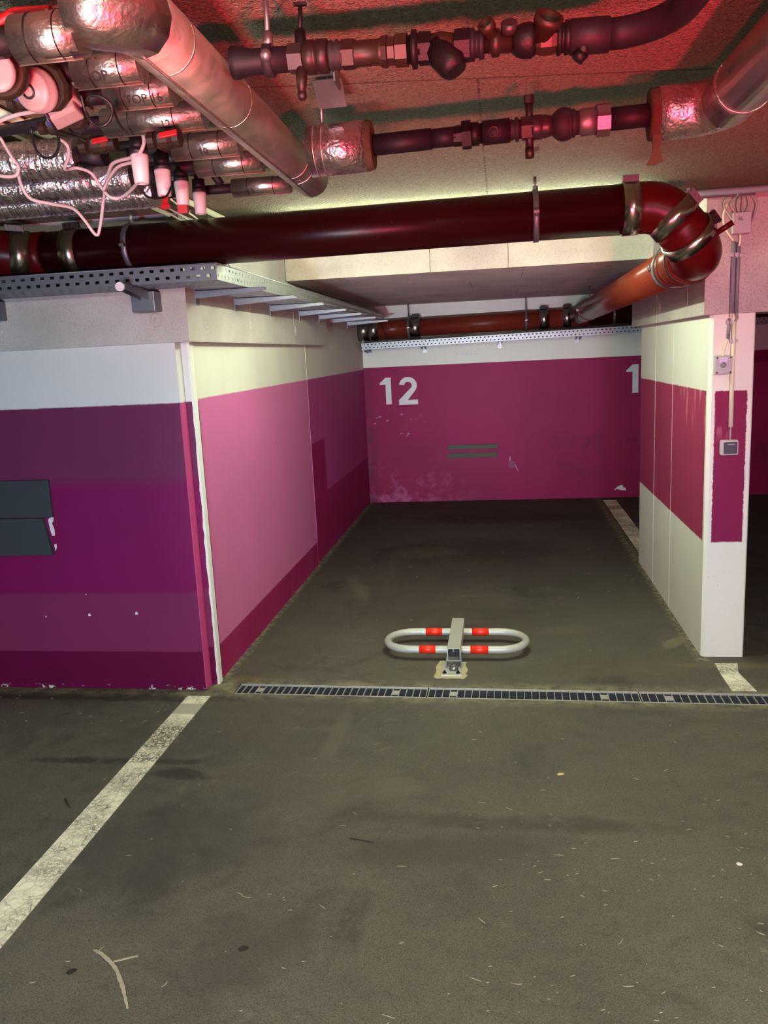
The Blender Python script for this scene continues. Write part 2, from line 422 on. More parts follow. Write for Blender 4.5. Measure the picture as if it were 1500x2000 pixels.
MATS = dict(
    floor=m_floor(), line=m_line(), wall_left=m_wall_left(), wall_aisle=m_wall_aisle(), wall_back=m_wall_back(), pillar=m_pillar(), ceiling=m_ceiling(),
    beam=concrete('bare_concrete_beam', (208, 198, 194), (150, 138, 132)),
    beam_r=concrete('rough_concrete_beam', (204, 194, 190), (120, 100, 98), .8, 120),
    panel=concrete('sprayed_insulation_board', (226, 222, 204), (176, 170, 140), .6, 120),
    soffit=concrete('soffit_board', (240, 234, 224), (214, 206, 194), .3, 120),
    room=plain('white_garage_wall', (214, 211, 204), .9, 0, .1, 3),
    pipe_red=None, foil=m_foil('foil_jacket', .30, .34, (11, 28, 28), (186, 184, 174), .96), foil_s=m_foil('smooth_sheet_jacket', .40, .10, (20, 3, 20), (212, 206, 190), .95), foil_c=m_foil('crinkled_foil_jacket', .22, .9, (60, 14, 14), (200, 196, 196)),
    foil_b=m_foil('bunched_foil_jacket', .25, .7, (18, 18, 18), (206, 202, 200)),
    galv=plain('galvanised_steel', (150, 153, 154), .45, .7, .10, 40),
    galv_d=plain('dull_galvanised_steel', (130, 134, 142), .5, .8, .10, 40),
    zinc=plain('zinc_plated_steel', (128, 130, 130), .42, .85, .12, 60),
    band=plain('stainless_band', (176, 172, 158), .24, 1.0, .06, 20),
    rubber=plain('black_rubber', (24, 24, 26), .7, 0, .2, 60),
    black=plain('black_plastic', (22, 22, 24), .5, 0, .15, 40),
    steel_dark=plain('primed_dark_steel_pipe', (25, 22, 28), .55, .0, .15, 30, spec=.25),
    iron=plain('dark_cast_iron', (17, 15, 17), .5, .1, .2, 50, .2, spec=.3),
    brass=plain('tarnished_brass', (46, 36, 25), .45, .35, .22, 40),
    brass_l=plain('worn_brass', (58, 54, 54), .4, .5, .18, 40),
    copper=plain('coppery_fitting', (40, 28, 25), .45, .35, .2, 40),
    wool=plain('brown_mineral_wool', (66, 52, 32), .95, 0, .3, 90, .7),
    white_pl=plain('white_plastic', (188, 178, 180), .45, 0, .05, 20),
    rose_pl=plain('aged_cream_plastic', (150, 132, 130), .45, 0, .06, 20),
    grey_pl=plain('grey_plastic', (176, 172, 178), .5, 0, .06, 20),
    cable_w=plain('white_cable', (172, 158, 160), .5, 0, .05, 20),
    cable_d=plain('dark_cable', (50, 48, 48), .6, 0, .2, 20),  # tray cables made dark to stand for shade behind the punched holes
    cable_g=plain('grey_cable', (164, 156, 152), .55, 0, .10, 20),
    conduit=plain('pale_conduit', (222, 218, 190), .45, 0, .06, 10),
    conduit_g=plain('grey_conduit', (128, 124, 136), .45, 0, .06, 10),
    red_pl=plain('red_handle_plastic', (150, 12, 20), .45, 0, .1, 20),
    blue_pl=plain('blue_handle_plastic', (34, 52, 130), .45, 0, .1, 20),
    foam=plain('charcoal_foam', (62, 66, 70), .9, 0, .10, 8, .25, .2, 120),
    strip=plain('grey_green_foam', (92, 92, 80), .9, 0, .10, 20),
    digit=plain('white_stencil_paint', (226, 222, 224), .7, 0, .05, 10),
    chip=plain('bare_white_plaster', (226, 216, 220), .9, 0, .06, 60),
    dusty=plain('dusty_pink_scrape', (196, 130, 160), .9, 0, .2, 60),
    white_edge=plain('white_edge_paint', (232, 230, 222), .7, 0, .08, 30, .3),
    lit_edge=plain('lit_magenta_edge', (190, 60, 120), .55, 0, .06, 10),
    strip_dark=plain('dark_magenta_paint', (132, 26, 92), .55, 0, .08, 4),
    barrier=plain('hot_dip_zinc', (182, 182, 172), .48, .25, .08, 50, .1),
    refl=plain('red_reflective_band', (226, 44, 24), .4, 0, .05, 20),
    marker=plain('black_marker_ink', (22, 20, 22), .8, 0, .1, 20),
    print_=plain('faint_pipe_print', (34, 8, 8), .6, 0, .1, 20),
    trench=plain('dirty_channel', (22, 23, 26), .9, 0, .2, 20),
    mesh=plain('drain_mesh_steel', (60, 66, 78), .5, .5, .15, 60),
    bar=plain('pale_grate_bar', (186, 186, 174), .55, .5, .15, 60),
    scrap=plain('pale_dried_scrap', (158, 151, 130), .9, 0, .2, 60),
    twig=plain('dark_twig', (36, 32, 28), .8, 0, .2, 60),
    leaf=plain('straw_leaf', (206, 190, 120), .8, 0, .15, 60),
)
def m_red(name, rgb, rough=.30):
    M = Mat(name); n = M.noise(1, 4, .6, M.scaled(3, 24, 24))
    c = srgb(*rgb)
    col = M.mix(M.rng(n, .35, .7), c, tuple(x*.72 for x in c[:3])+(1,))
    sp = M.above(M.noise(70, 3, .7), .70, .02)
    col = M.mix(M.math('MULTIPLY', sp, .25), col, srgb(150, 90, 80))
    M.bump(M.noise(80, 2), .05, .002)
    return M.done(col, rough, 0, .16)
MATS['pipe_red'] = m_red('oxide_red_cast_pipe', (46, 8, 10), .30)
MATS['pipe_red2'] = m_red('oxide_red_fitting', (78, 10, 14), .32)
MATS['pipe_orange'] = m_red('orange_brown_pipe', (106, 43, 29), .28)
MATS['pipe_brown'] = m_red('red_brown_pipe', (112, 42, 30), .36)
G = MATS

# ------------------------------------------------------------------ the setting
CEIL = 2.265; SLAB = 2.115; YS = 5.47; YB = 8.82; XW = -1.455
# drain channel runs slightly askew across the mouth of the bay
def chan(x, off): return 3.664 + (-.0195)*(x+.1) + off
CH0, CH1 = -1.335, 4.2
def quad(mb, a, b, c, d): mb.add([a, b, c, d], [(0, 1, 2, 3)])
fl = MB()
ya0, ya1 = chan(CH0, -.062), chan(CH1, -.062); yb0, yb1 = chan(CH0, .062), chan(CH1, .062)
fl.add([(-6, -5, 0), (CH1, -5, 0), (CH1, ya1, 0), (CH0, ya0, 0), (-6, ya0, 0)], [(0, 1, 2, 3, 4)])
fl.add([(CH0, yb0, 0), (CH1, yb1, 0), (CH1, YB+.1, 0), (CH0, YB+.1, 0)], [(0, 1, 2, 3)])
fl.add([(-6, ya0, 0), (CH0, ya0, 0), (CH0, yb0, 0), (CH0, YB+.1, 0), (-6, YB+.1, 0)], [(0, 1, 2, 3, 4)])
fl.add([(-6, -5, -.3), (CH1, -5, -.3), (CH1, YB+.1, -.3), (-6, YB+.1, -.3)], [(3, 2, 1, 0)])
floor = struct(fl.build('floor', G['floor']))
ch = MB()
D = .1
ch.add([(CH0, ya0, 0), (CH1, ya1, 0), (CH1, ya1, -D), (CH0, ya0, -D)], [(0, 1, 2, 3)])
ch.add([(CH0, yb0, 0), (CH1, yb1, 0), (CH1, yb1, -D), (CH0, yb0, -D)], [(3, 2, 1, 0)])
ch.add([(CH0, ya0, -D), (CH1, ya1, -D), (CH1, yb1, -D), (CH0, yb0, -D)], [(0, 1, 2, 3)])
ch.add([(CH0, ya0, 0), (CH0, ya0, -D), (CH0, yb0, -D), (CH0, yb0, 0)], [(0, 1, 2, 3)])
ch.build('drain_channel', G['trench'], floor)
def ground_poly(name, pts, mat, h=.0025):
    return MB().prism([(p[0], p[1], .0002) for p in pts], (0, 0, h)).build(name, mat, floor)
ground_poly('painted_line', [(-1.560, .9), (-1.435, .9), (-1.440, 3.590), (-1.556, 3.588)], G['line'])
ground_poly('painted_line', [(1.036, 4.07), (1.146, 4.075), (1.118, 3.95), (1.138, 3.730), (1.030, 3.730), (1.030, 3.93)], G['line'])
ground_poly('painted_line', [(1.035, 8.66), (1.166, 8.66), (1.166, 6.12), (1.035, 6.12)], G['line'])

ce = MB(); ce.box((-6, -5, CEIL), (CH1, YB+.1, CEIL+.25))
ceiling = struct(ce.build('ceiling', G['ceiling']))
# insulation boards hung under the rear of both bays: face boards and soffit boards
fx = [-1.402, -.44, .06, .955]
for i in range(3):
    MB().box((fx[i]+.0015, YS, SLAB-.0), (fx[i+1]-.0015, YS+.05, CEIL+.001)).build('face_board', G['panel'], ceiling)
sy = [YS+.052, 6.35, 7.25, 8.1, YB]
for j in range(4):
    xs = [-1.402, -.62, .16, .955] if j % 2 == 0 else [-1.45, -.22, .52, .99]
    for i in range(3):
        MB().box((xs[i]+.0015, sy[j]+.0015, SLAB), (xs[i+1]-.0015, sy[j+1]-.0015, SLAB+.05)).build('soffit_board', G['soffit'], ceiling)
MB().box((1.24, YS, SLAB), (CH1, YB, CEIL+.001)).build('soffit_board', G['soffit'], ceiling)

wl = MB(); wl.box((XW-.2, 3.775, 0), (XW, 6.12, CEIL)); wl.box((XW-.2, 6.12, 0), (XW-.012, YB, CEIL))
wall_left = struct(wl.build('wall_left', G['wall_left'], bevel=0))
MB().box((XW-.01, 6.108, .0), (XW+.002, 6.122, 1.70)).build('joint_bead', G['wall_left'], wall_left)
wb = MB(); wb.box((XW-.2, YB, 0), (CH1, YB+.2, CEIL)); wall_back = struct(wb.build('wall_back', G['wall_back']))
# aisle wall, then a narrow column face set back a little, with a white corner strip
wa = MB(); wa.box((-6, 3.67, 0), (-1.487, 3.90, 1.712)); wall_aisle = struct(wa.build('wall_front', G['wall_aisle']))
MB().box((-1.490, 3.668, .004), (-1.484, 3.738, 1.424)).build('lit_side_face', G['lit_edge'], wall_aisle)  # wall's side face; its lamplit pink is put into the colour
cf = MB(); cf.box((-1.50, 3.742, 0), (-1.447, 3.80, 1.712)); cfo = cf.build('column_face', G['wall_aisle'], wall_aisle)
# ragged white corner strip
poly = []
n = 46
for i in range(n+1):
    z = 1.705*i/n; poly.append((-1.447 - .007 - random.uniform(0, .006), 3.7405, z))
for i in range(n, -1, -1): poly.append((-1.4445, 3.7405, 1.705*i/n))
MB().prism(poly, (0, .045, 0)).build('corner_strip', G['white_edge'], wall_aisle)

# concrete beams
bl = MB(); bl.box((-6, 3.645, 1.705), (-1.405, 3.95, CEIL)); bl.box((XW-.1, 3.95, 1.705), (-1.405, 6.70, CEIL))
beam_left = struct(bl.build('beam_left', G['beam']))
def plug(c, nrm, r, parent, star=False):
    d = V(nrm)
    m = MB(); m.lathe(V(c)-d*.004, d, [(0, r), (.007, r*.96), (.008, r*.7), (.005, r*.62), (.005, r*.45), (.009, r*.40), (.010, .001)], 24)
    m.build('form_plug', G['beam'], parent)
    if star:
        e1 = d.cross(V((0, 0, 1))).normalized(); e2 = d.cross(e1)
        mm = MB()
        for k in range(18):
            t = 2*math.pi*k/18; q = e1*math.cos(t)+e2*math.sin(t)
            mm.obox(V(c)+q*r*1.12+d*.002, q, d.cross(q), d, r*.16, r*.10, .006)
        mm.build('plug_teeth', G['beam_r'], parent)
p = at(305, 625, 1, 3.645); plug(p, (0, -1, 0), .028, beam_left, True)
p = at(2, 648, 1, 3.645); plug(p, (0, -1, 0), .028, beam_left)
for u, v in ((403, 630), (491, 640), (578, 645), (626, 605)):
    plug(at(u, v, 0, -1.405), (1, 0, 0), .035, beam_left)
for yy in (4.62, 5.62):
    MB().box((-1.406, yy, 1.706), (-1.4035, yy+.006, 1.93)).build('form_seam', G['beam_r'], beam_left)
br = MB(); br.box((.957, 4.14, 1.718), (CH1, 4.50, CEIL)); br.box((.957, 4.5, 1.718), (1.24, 6.32, CEIL))
beam_right = struct(br.build('beam_right', G['beam_r']))
for xx in (1.002, 1.165):
    MB().box((xx, 4.1375, 1.72), (xx+.005, 4.1415, CEIL)).build('form_seam', G['beam_r'], beam_right)
for yy in (4.5, 5.35):
    MB().box((.9555, yy, 1.72), (.9585, yy+.006, 2.1)).build('form_seam', G['beam_r'], beam_right)
for u, v in ((1288, 600), (1277, 478)):
    plug(at(u, v, 0, .957), (-1, 0, 0), .03, beam_right)
pl = MB(); c = .016
poly = [(.992+c, 4.165), (1.198-c*.4, 4.165), (1.198, 4.165+c*.4), (1.198, 6.11), (.992, 6.11), (.992, 4.165+c)]
pl.prism([(x, y, 0) for x, y in poly], (0, 0, 1.72))
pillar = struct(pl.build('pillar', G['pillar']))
for yy in (5.0, 5.55):
    MB().box((.9908, yy, 0), (.993, yy+.02, 1.71)).build('form_seam', G['pillar'], pillar)
# rest of the garage around the photographer
struct(MB().box((-6.2, -5, 0), (-6, YB+.1, CEIL)).build('wall_far_left', G['room']))
struct(MB().box((CH1, -5, 0), (CH1+.2, YB+.1, CEIL)).build('wall_right', G['wall_back']))
struct(MB().box((-6.2, -5.2, 0), (CH1+.2, -5, CEIL)).build('wall_behind', G['room']))

# numbers stencilled on the back wall, with the wall's bumper strips and a patch of bare plaster
def wall_pt(x, z, off=0.0): return (x, YB-off, z)
def digit(polys, x0, z0, wd, ht):
    m = MB()
    for poly in polys:
        m.prism([(x0+px*wd, YB+.0005, z0+pz*ht) for px, pz in poly], (0, -.0035, 0))
    return m.build('digit', G['digit'], wall_back)
one = [[(.0, .745), (.0, .80), (.50, 1.0), (.98, 1.0), (.98, 0), (.50, 0), (.50, .745)]]
def two():
    ps = []; cx, cz, ro, ri = .5, .69, (.47, .31), (.20, .135); N = 14
    a0, a1 = math.radians(172), math.radians(-32)
    for i in range(N):
        t0 = a0+(a1-a0)*i/N; t1 = a0+(a1-a0)*(i+1)/N
        ps.append([(cx+ro[0]*math.cos(t0), cz+ro[1]*math.sin(t0)), (cx+ro[0]*math.cos(t1), cz+ro[1]*math.sin(t1)),
                   (cx+ri[0]*math.cos(t1), cz+ri[1]*math.sin(t1)), (cx+ri[0]*math.cos(t0), cz+ri[1]*math.sin(t0))])
    o_ = (cx+ro[0]*math.cos(a1), cz+ro[1]*math.sin(a1)); i_ = (cx+ri[0]*math.cos(a1), cz+ri[1]*math.sin(a1))
    ps.append([o_, (.47, .17), (.0, .17), i_]); ps.append([(0, 0), (1, 0), (1, .17), (0, .17)])
    return ps
digit(one, -1.298, 1.078, .125, .285)
digit(two(), -1.095, 1.068, .205, .295)
digit(one, 1.283, 1.098, .125, .292)
for (z0, dx) in ((.565, .0), (.475, -.005)):
    o = MB().box((-.583+dx, YB-.018, z0), (-.047+dx, YB, z0+.048)).build('bumper_strip', G['strip'], bevel=.003)
    tag(o, 'upper thin grey foam strip stuck on the purple back wall' if dx == 0 else 'lower thin grey foam strip stuck on the purple back wall', 'strip', 'foam strips on the back wall')
def blob(u0, pts, name='bare_patch', parent=wall_back, mat='chip'):
    MB().prism([tuple(at(u, v, 1, YB-.002)) for u, v in pts], (0, .003, 0)).build(name, G[mat], parent)
blob(0, [(1199, 957), (1208, 949), (1216, 947), (1217, 951), (1222, 953), (1223, 958), (1211, 957), (1207, 955)])
blob(0, [(994.5, 893), (997, 890), (997.5, 899), (995, 901)], 'chipped_edge', mat='dusty')
blob(0, [(1005, 907), (1008, 909), (1013, 921), (1010, 918)], 'chipped_edge', mat='dusty')
for u, v, q in ((742, 815, 4), (733, 828, 2.5), (757, 822, 3), (785, 810, 3.5), (798, 848, 3.5), (795, 852, 2), (736, 817, 2)):
    blob(0, [(u-q, v+q*.2), (u-q*.2, v-q*.8), (u+q*.9, v-q*.1), (u+q*.1, v+q*.2)], 'chipped_edge', mat='dusty')
MB().lathe(tuple(at(1000, 907, 1, YB+.001)), (0, -1, 0), [(0, .045), (.0025, .042)], 14).build('filled_hole', G['strip_dark'], wall_back)
for u in (890, 899, 907, 916, 927):
    blob(0, [(u, 691), (u+5, 689), (u+6, 692), (u+1, 693)], 'scuff_mark')

# foam pads on the aisle wall
o = MB().box((-2.80, 3.652, .897), (-2.190, 3.67, 1.083)).build('foam_pad', G['foam'], bevel=.003)
tag(o, 'upper charcoal foam pad on the purple wall at left', 'pad', 'foam pads on the aisle wall')
o = MB().prism([(-2.80, 3.650, .708), (-2.212, 3.650, .708), (-2.243, 3.650, .893), (-2.80, 3.650, .893)], (0, .02, 0)).build('foam_pad', G['foam'])
tag(o, 'lower charcoal foam pad with slanted edge on the purple wall at left', 'pad', 'foam pads on the aisle wall')
tp = [(96, 1012), (104, 1009), (104, 1018), (101, 1022), (106, 1033), (107, 1046), (102, 1047), (98, 1035), (94, 1016)]
MB().prism([tuple(at(u, v, 1, 3.668)) for u, v in tp], (0, .003, 0)).build('bare_patch', G['chip'], wall_aisle)
tp = [(106, 1064), (110, 1062), (111, 1070), (108, 1076)]
MB().prism([tuple(at(u, v, 1, 3.668)) for u, v in tp], (0, .003, 0)).build('bare_patch', G['chip'], wall_aisle)
for u, v, s in ((175, 1201, 3), (267, 1198, 3.5), (90, 1204, 1.6), (168, 1161, 1.2)):
    tp = [(u-s, v), (u-s*.3, v-s*1.1), (u+s*.6, v-s*.2), (u+s*.7, v+s*.7), (u-s*.4, v+s*.9)]
    MB().prism([tuple(at(a, b, 1, 3.6685)) for a, b in tp], (0, .003, 0)).build('paint_chip', G['chip'], wall_aisle)

# ------------------------------------------------------------------ parking barrier
ZB = .055
bar = thing('parking_barrier', 'folded galvanised parking barrier hoop with red bands lying on the asphalt', 'barrier', (-.27, 4.0, 0))
r = .0205; x0, x1, yf, yr = -.645, .105, 4.105, 4.385
pts = []
rad = (yr-yf)/2; yc = (yf+yr)/2
for k in range(13):
    t = -math.pi/2 + math.pi*k/12; pts.append((x1-rad+rad*math.cos(t), yc+rad*math.sin(t), ZB))
for k in range(13):
    t = math.pi/2 + math.pi*k/12; pts.append((x0+rad+rad*math.cos(t), yc+rad*math.sin(t), ZB))
MB().tube(pts, r, 14, closed=True).build('hoop', G['barrier'], bar)
for (ua, ub, vv, yy) in ((819, 851, 1267, yf), (919, 954, 1270, yf), (832, 864, 1232, yr), (922, 955, 1234, yr)):
    a = at(ua, vv, 1, yy).x; b = at(ub, vv, 1, yy).x
    MB().cyl((a, yy, ZB), (b, yy, ZB), r+.0012, 16).build('red_band', G['refl'], bar)
post = MB()
px0, px1, py0, py1, pz0, pz1, t = -.302, -.234, 3.985, 4.475, .036, .106, .004
post.box((px0, py0, pz1-t), (px1, py1, pz1)); post.box((px0, py0, pz0), (px1, py1, pz0+t))
post.box((px0, py0, pz0+t), (px0+t, py1, pz1-t)); post.box((px1-t, py0, pz0+t), (px1, py1, pz1-t))
post.build('post', G['barrier'], bar)
MB().box((px0+t, py0+.055, pz0+t), (px1-t, py0+.065, pz1-t)).build('opening_shade', G['rubber'], bar)  # dark sheet put in for the shade inside the post
MB().box((px0+t+.022, py0+.03, pz1-.030), (px0+t+.030, py0+.10, pz1-t)).build('lock_tongue', G['zinc'], bar)
MB().box((-.330, 3.868, 0.0), (-.226, 4.06, .008)).build('base_plate', G['barrier'], bar, bevel=.002)
hg = MB(); hg.box((px0-.006, 3.965, .006), (px0-.0005, 4.035, .062)); hg.box((px1+.0005, 3.965, .006), (px1+.006, 4.035, .062))
hg.cyl((px0-.008, 4.01, .03), (px1+.008, 4.01, .03), .007, 10); hg.build('hinge', G['zinc'], bar)
MB().lathe((-.268, 3.945, .006), (0, 0, 1), [(0, .024), (.018, .023), (.022, .019), (.022, .012), (.017, .011)], 18).build('lock_barrel', G['zinc'], bar)
for xx in (-.312, -.244):
    b = MB(); b.lathe((xx, 3.895, .007), (0, 0, 1), [(0, .011), (.008, .010)], 6, smooth=False); b.cyl((xx, 3.895, .015), (xx, 3.895, .022), .005, 8); b.build('anchor_bolt', G['iron'], bar)
# cement smear around the plate
poly = []
for k in range(22):
    t = 2*math.pi*k/22; poly.append((-.279+.075*random.uniform(.85, 1.15)*max(-1, min(1, 1.4*math.cos(t))), 3.955+.125*random.uniform(.85, 1.12)*max(-1, min(1, 1.3*math.sin(t)))))
ground_poly('cement_smear', poly, plain('pale_cement', (176, 166, 128), .95, 0, .2, 40), .0012)

# ------------------------------------------------------------------ drain grates
mid_y = lambda x: chan(x, 0)
def grate(xa, xb, label):
    yc = mid_y((xa+xb)/2)
    t = thing('drain_grate', label, 'grate', ((xa+xb)/2, yc, 0), 'steel drain grates across the bay')
    def q(x, off, z): return (x, chan(x, off), z)
    for off in (-.0585, .0555):
        MB().prism([q(xa, off, -.022), q(xb, off, -.022), q(xb, off+.0035, -.022), q(xa, off+.0035, -.022)], (0, 0, .0235)).build('edge_bar', G['bar'], t)
    n = 28; pitch = (xb-xa)/n
    src = None
    for i in range(n+1):
        x = xa+pitch*i
        if i == 0: x += .003
        if i == n: x -= .003
        if src is None:
            me = MB().box((-.0016, -.0545, -.022), (.0016, .0545, .0)).mesh('cross_bar', G['bar']); src = me
        o = bpy.data.objects.new('cross_bar', src); COL.objects.link(o); hang(o, t)
        o.location = (x, mid_y(x), 0); o.rotation_euler = (0, 0, -.0195)
    m = MB()
    for k in range(9):
        off = -.048+.012*k
        m.prism([q(xa, off-.0012, -.020), q(xb, off-.0012, -.020), q(xb, off+.0012, -.020), q(xa, off+.0012, -.020)], (0, 0, .014))
    m.build('lengthwise_bars', G['mesh'], t, kind='stuff')
    for x in (xa+pitch*3.5, xb-pitch*4.5):
        MB().box((x-pitch*.46, mid_y(x)-.018, -.008), (x+pitch*.46, mid_y(x)+.018, -.001)).build('lock_plate', G['bar'], t)
    return t
gx = at(836, 1350, 2, 0).x; gx2 = at(1250, 1360, 2, 0).x
grate(CH0+.003, gx-.002, 'drain grate section beside the left bay wall, dull and dirty')
grate(gx+.002, gx2-.002, 'middle drain grate section just in front of the parking barrier')
grate(gx2+.002, gx2+1.0, 'right drain grate section in front of the pillar')

# ------------------------------------------------------------------ red drain pipes
def hoop_band(m, c, d, r, wd, th): m.lathe(V(c)-V(d).normalized()*wd/2, d, [(0, r), (0, r+th), (wd, r+th), (wd, r)], 32, True, False)
def bolt_lug(m, c, ax, ay, az, L):
    m.obox(c, ax, ay, az, L, .014, .03); 
R1 = .094; YP = 3.47; ZP = 2.112
main = thing('drain_pipe', 'large dark red cast iron drain pipe hanging across the bay entrance', 'pipe', (-.6, YP, ZP))
d45 = .7071
P_a = V((-1.98, YP, ZP-.012)); P_b = V((.565, YP, ZP+.008))
MB().cyl(P_a, P_b, R1, 40).build('straight_pipe', G['pipe_red'], main)
# right end: 45 degree bend, short piece, then a bend turning into the bay
def arc(p0, d0, d1, rad, n):
    """points of a bend that starts at p0 along d0 and leaves along d1"""
    d0 = V(d0).normalized(); d1 = V(d1).normalized(); ang = d0.angle(d1)
    ax = d0.cross(d1).normalized(); c = p0 + ax.cross(d0).normalized()*rad
    out = []
    for k in range(n+1):
        q = Matrix.Rotation(ang*k/n, 3, ax); out.append(c + q @ (p0-c))
    return out
dA = (P_b-P_a).normalized(); dB = V((.66, .06, -.75)).normalized(); dC = V((-.008, 1, .0)).normalized()
b1 = arc(P_b, dA, dB, .15, 7); E1 = b1[-1]
MB().tube([P_b - dA*.05] + b1 + [E1 + dB*.02], R1+.003, 36).build('elbow', G['pipe_red2'], main)
E2 = E1 + dB*.05
b2 = arc(E2, dB, dC, .13, 9)
MB().tube([E1 + dB*.02] + b2 + [b2[-1] + dC*.03], R1+.003, 36).build('elbow', G['pipe_red2'], main)
# left end: bends towards the ceiling behind
lb = arc(P_a, -dA, V((-.85, -.45, .1)).normalized(), .2, 5)
MB().tube([P_a + dA*.04] + lb + [lb[-1]+V((-.85, -.45, .1)).normalized()*.5], R1+.003, 32).build('elbow', G['pipe_red2'], main)
def coupling(c, d, wd, lugdir, parent, r=R1):
    m = MB(); hoop_band(m, c, d, r+.001, wd, .006); o = m.build('coupling_band', G['band'], parent)
    lug = V(lugdir).normalized(); dd = V(d).normalized(); t3 = lug.cross(dd)
    l = MB(); l.obox(V(c)+lug*(r+.018), dd, t3, lug, wd*.98, .008, .024); l.obox(V(c)+lug*(r+.018)+t3*.018, dd, t3, lug, wd*.98, .006, .024)
    for s in (-.35, 0, .35):
        l.cyl(V(c)+lug*(r+.020)+dd*wd*s-t3*.014, V(c)+lug*(r+.020)+dd*wd*s+t3*.03, .006, 8)
    l.build('band_lug', G['copper'], o)
def onmain(u): 
    p = at(u, 470, 1, YP-.09); return P_a + dA*((p.x-P_a.x)/dA.x)
coupling(onmain(1236), dA, .062, (0, -.25, 1), main)
coupling(b1[-1]+dB*.012-dB*.02, dB, .062, (.75, -.2, .66), main)
coupling(b2[2], (b2[3]-b2[1]), .048, (.8, -.2, .55), main, R1+.006)
coupling(onmain(126), dA, .07, (0, -.25, 1), main)
coupling(lb[-1]-V((-.02, 0, 0)), (lb[-1]-lb[-2]), .075, (0, -.25, 1), main)
# red lug handle on the last band
m = MB(); a = at(1395, 458, 1, 3.46); b = at(1432, 434, 1, 3.44); m.tube([a, b], .011, 8); m.ball(tuple(a), .016); m.build('clamp_bolt', G['pipe_red2'], main)
def hanger(c, d, parent, r, top, rodr=.006):
    m = MB(); hoop_band(m, c, d, r+.0005, .022, .006); o = m.build('pipe_clamp', G['galv_d'], parent)
    c = V(c); hd = V(d).cross(V((0, 0, 1))).normalized()
    n = MB()
    for s in (-1, 1):
        n.obox(c + hd*s*(r+.012), hd, V(d), (0, 0, 1), .020, .022, .012)
        n.cyl(c+hd*s*(r+.014)-V((0, 0, .016)), c+hd*s*(r+.014)+V((0, 0, .016)), .005, 8)
    n.build('clamp_screws', G['zinc'], o)
    k = MB(); k.lathe(c+V((0, 0, r+.004)), (0, 0, 1), [(0, .012), (.016, .012)], 6, False)
    k.cyl(c+V((0, 0, r+.004)), (c.x, c.y, top), rodr, 8); k.build('hanger_rod', G['zinc'], o)
hanger(onmain(1048), dA, main, R1, CEIL); hanger(onmain(241), dA, main, R1, CEIL)
# printed line along the pipe
def text_mesh(txt, size):
    cu = bpy.data.curves.new('text', 'FONT'); cu.body = txt; cu.size = size; cu.align_x = 'CENTER'; cu.align_y = 'CENTER'; cu.resolution_u = 3
    ob = bpy.data.objects.new('text', cu); COL.objects.link(ob)
    dg = bpy.context.evaluated_depsgraph_get(); dg.update()
    me = bpy.data.meshes.new_from_object(ob.evaluated_get(dg)); bpy.data.objects.remove(ob)
    return me
def text_on_pipe(txt, c, d, r, th, size, parent, mat, name='marking', stretch=1.0):
    """lettering laid round a pipe; th: 0 faces the aisle (-y), 90 faces down"""
    me = text_mesh(txt, size); d = V(d).normalized()
    up = V((0, 0, 1)); up = (up - d*up.dot(d)).normalized(); out0 = d.cross(up)   # d=+x -> -y
    if out0.y > 0 and abs(d.x) > .5: out0 = -out0
    bm = bmesh.new(); bm.from_mesh(me)
    bmesh.ops.subdivide_edges(bm, edges=[e for e in bm.edges if abs(e.verts[0].co.y-e.verts[1].co.y) > r*.25], cuts=2)
    for v in bm.verts:
        a = math.radians(th) - v.co.y/r
        nrm = out0*math.cos(a) - up*math.sin(a)
        v.co = V(c) + d*v.co.x*stretch + nrm*(r+.0016)
    bm.to_mesh(me); bm.free(); me.materials.clear(); me.materials.append(mat)
    o = bpy.data.objects.new(name, me); COL.objects.link(o); hang(o, parent); return o
for u, t_ in ((760, 'OSTING'), (890, '00  200  TE'), (1020, 'OSTING'), (1150, 'OSTING')):
    text_on_pipe(t_, onmain(u), dA, R1, -36, .022, main, G['print_'])

# the orange brown pipe that runs into the bay
R2 = .090
D0 = b2[-1] + dC*.035; D1 = V((.775, 8.52, 1.905))
dD = (D1-D0).normalized()
deep = thing('drain_pipe', 'orange brown drain pipe running back along the pillar wall', 'pipe', (.77, 5.5, 1.92))
MB().cyl(D0, D1, R2, 36).build('straight_pipe', G['pipe_orange'], deep)
m = MB(); m.lathe(D0+dD*.0, dD, [(0, R2), (0, R2+.012), (.16, R2+.012), (.165, R2+.016), (.20, R2+.016), (.20, R2)], 36, True, False); m.build('socket', G['pipe_orange'], deep)
for s in (.05, .30):
    m = MB(); hoop_band(m, D0+dD*s, dD, R2+.013, .018, .004); m.build('rubber_ring', G['black'], deep)
MB().obox(D0+dD*.27+V((-.05, 0, .075)), dD, (0, 0, 1), (-.8, 0, .6), .03, .05, .002).build('label_tag', G['black'], deep)
for s in (.40, 3.9):
    hanger(D0+dD*s, dD, deep, R2, CEIL if s < 1.6 else SLAB)
m = MB(); hoop_band(m, D1-dD*.55, dD, R2, .04, .004); m.build('rubber_ring', G['black'], deep)
m = MB(); hoop_band(m, D1-dD*1.0, dD, R2, .012, .004); m.build('weld_ring', G['pipe_brown'], deep)

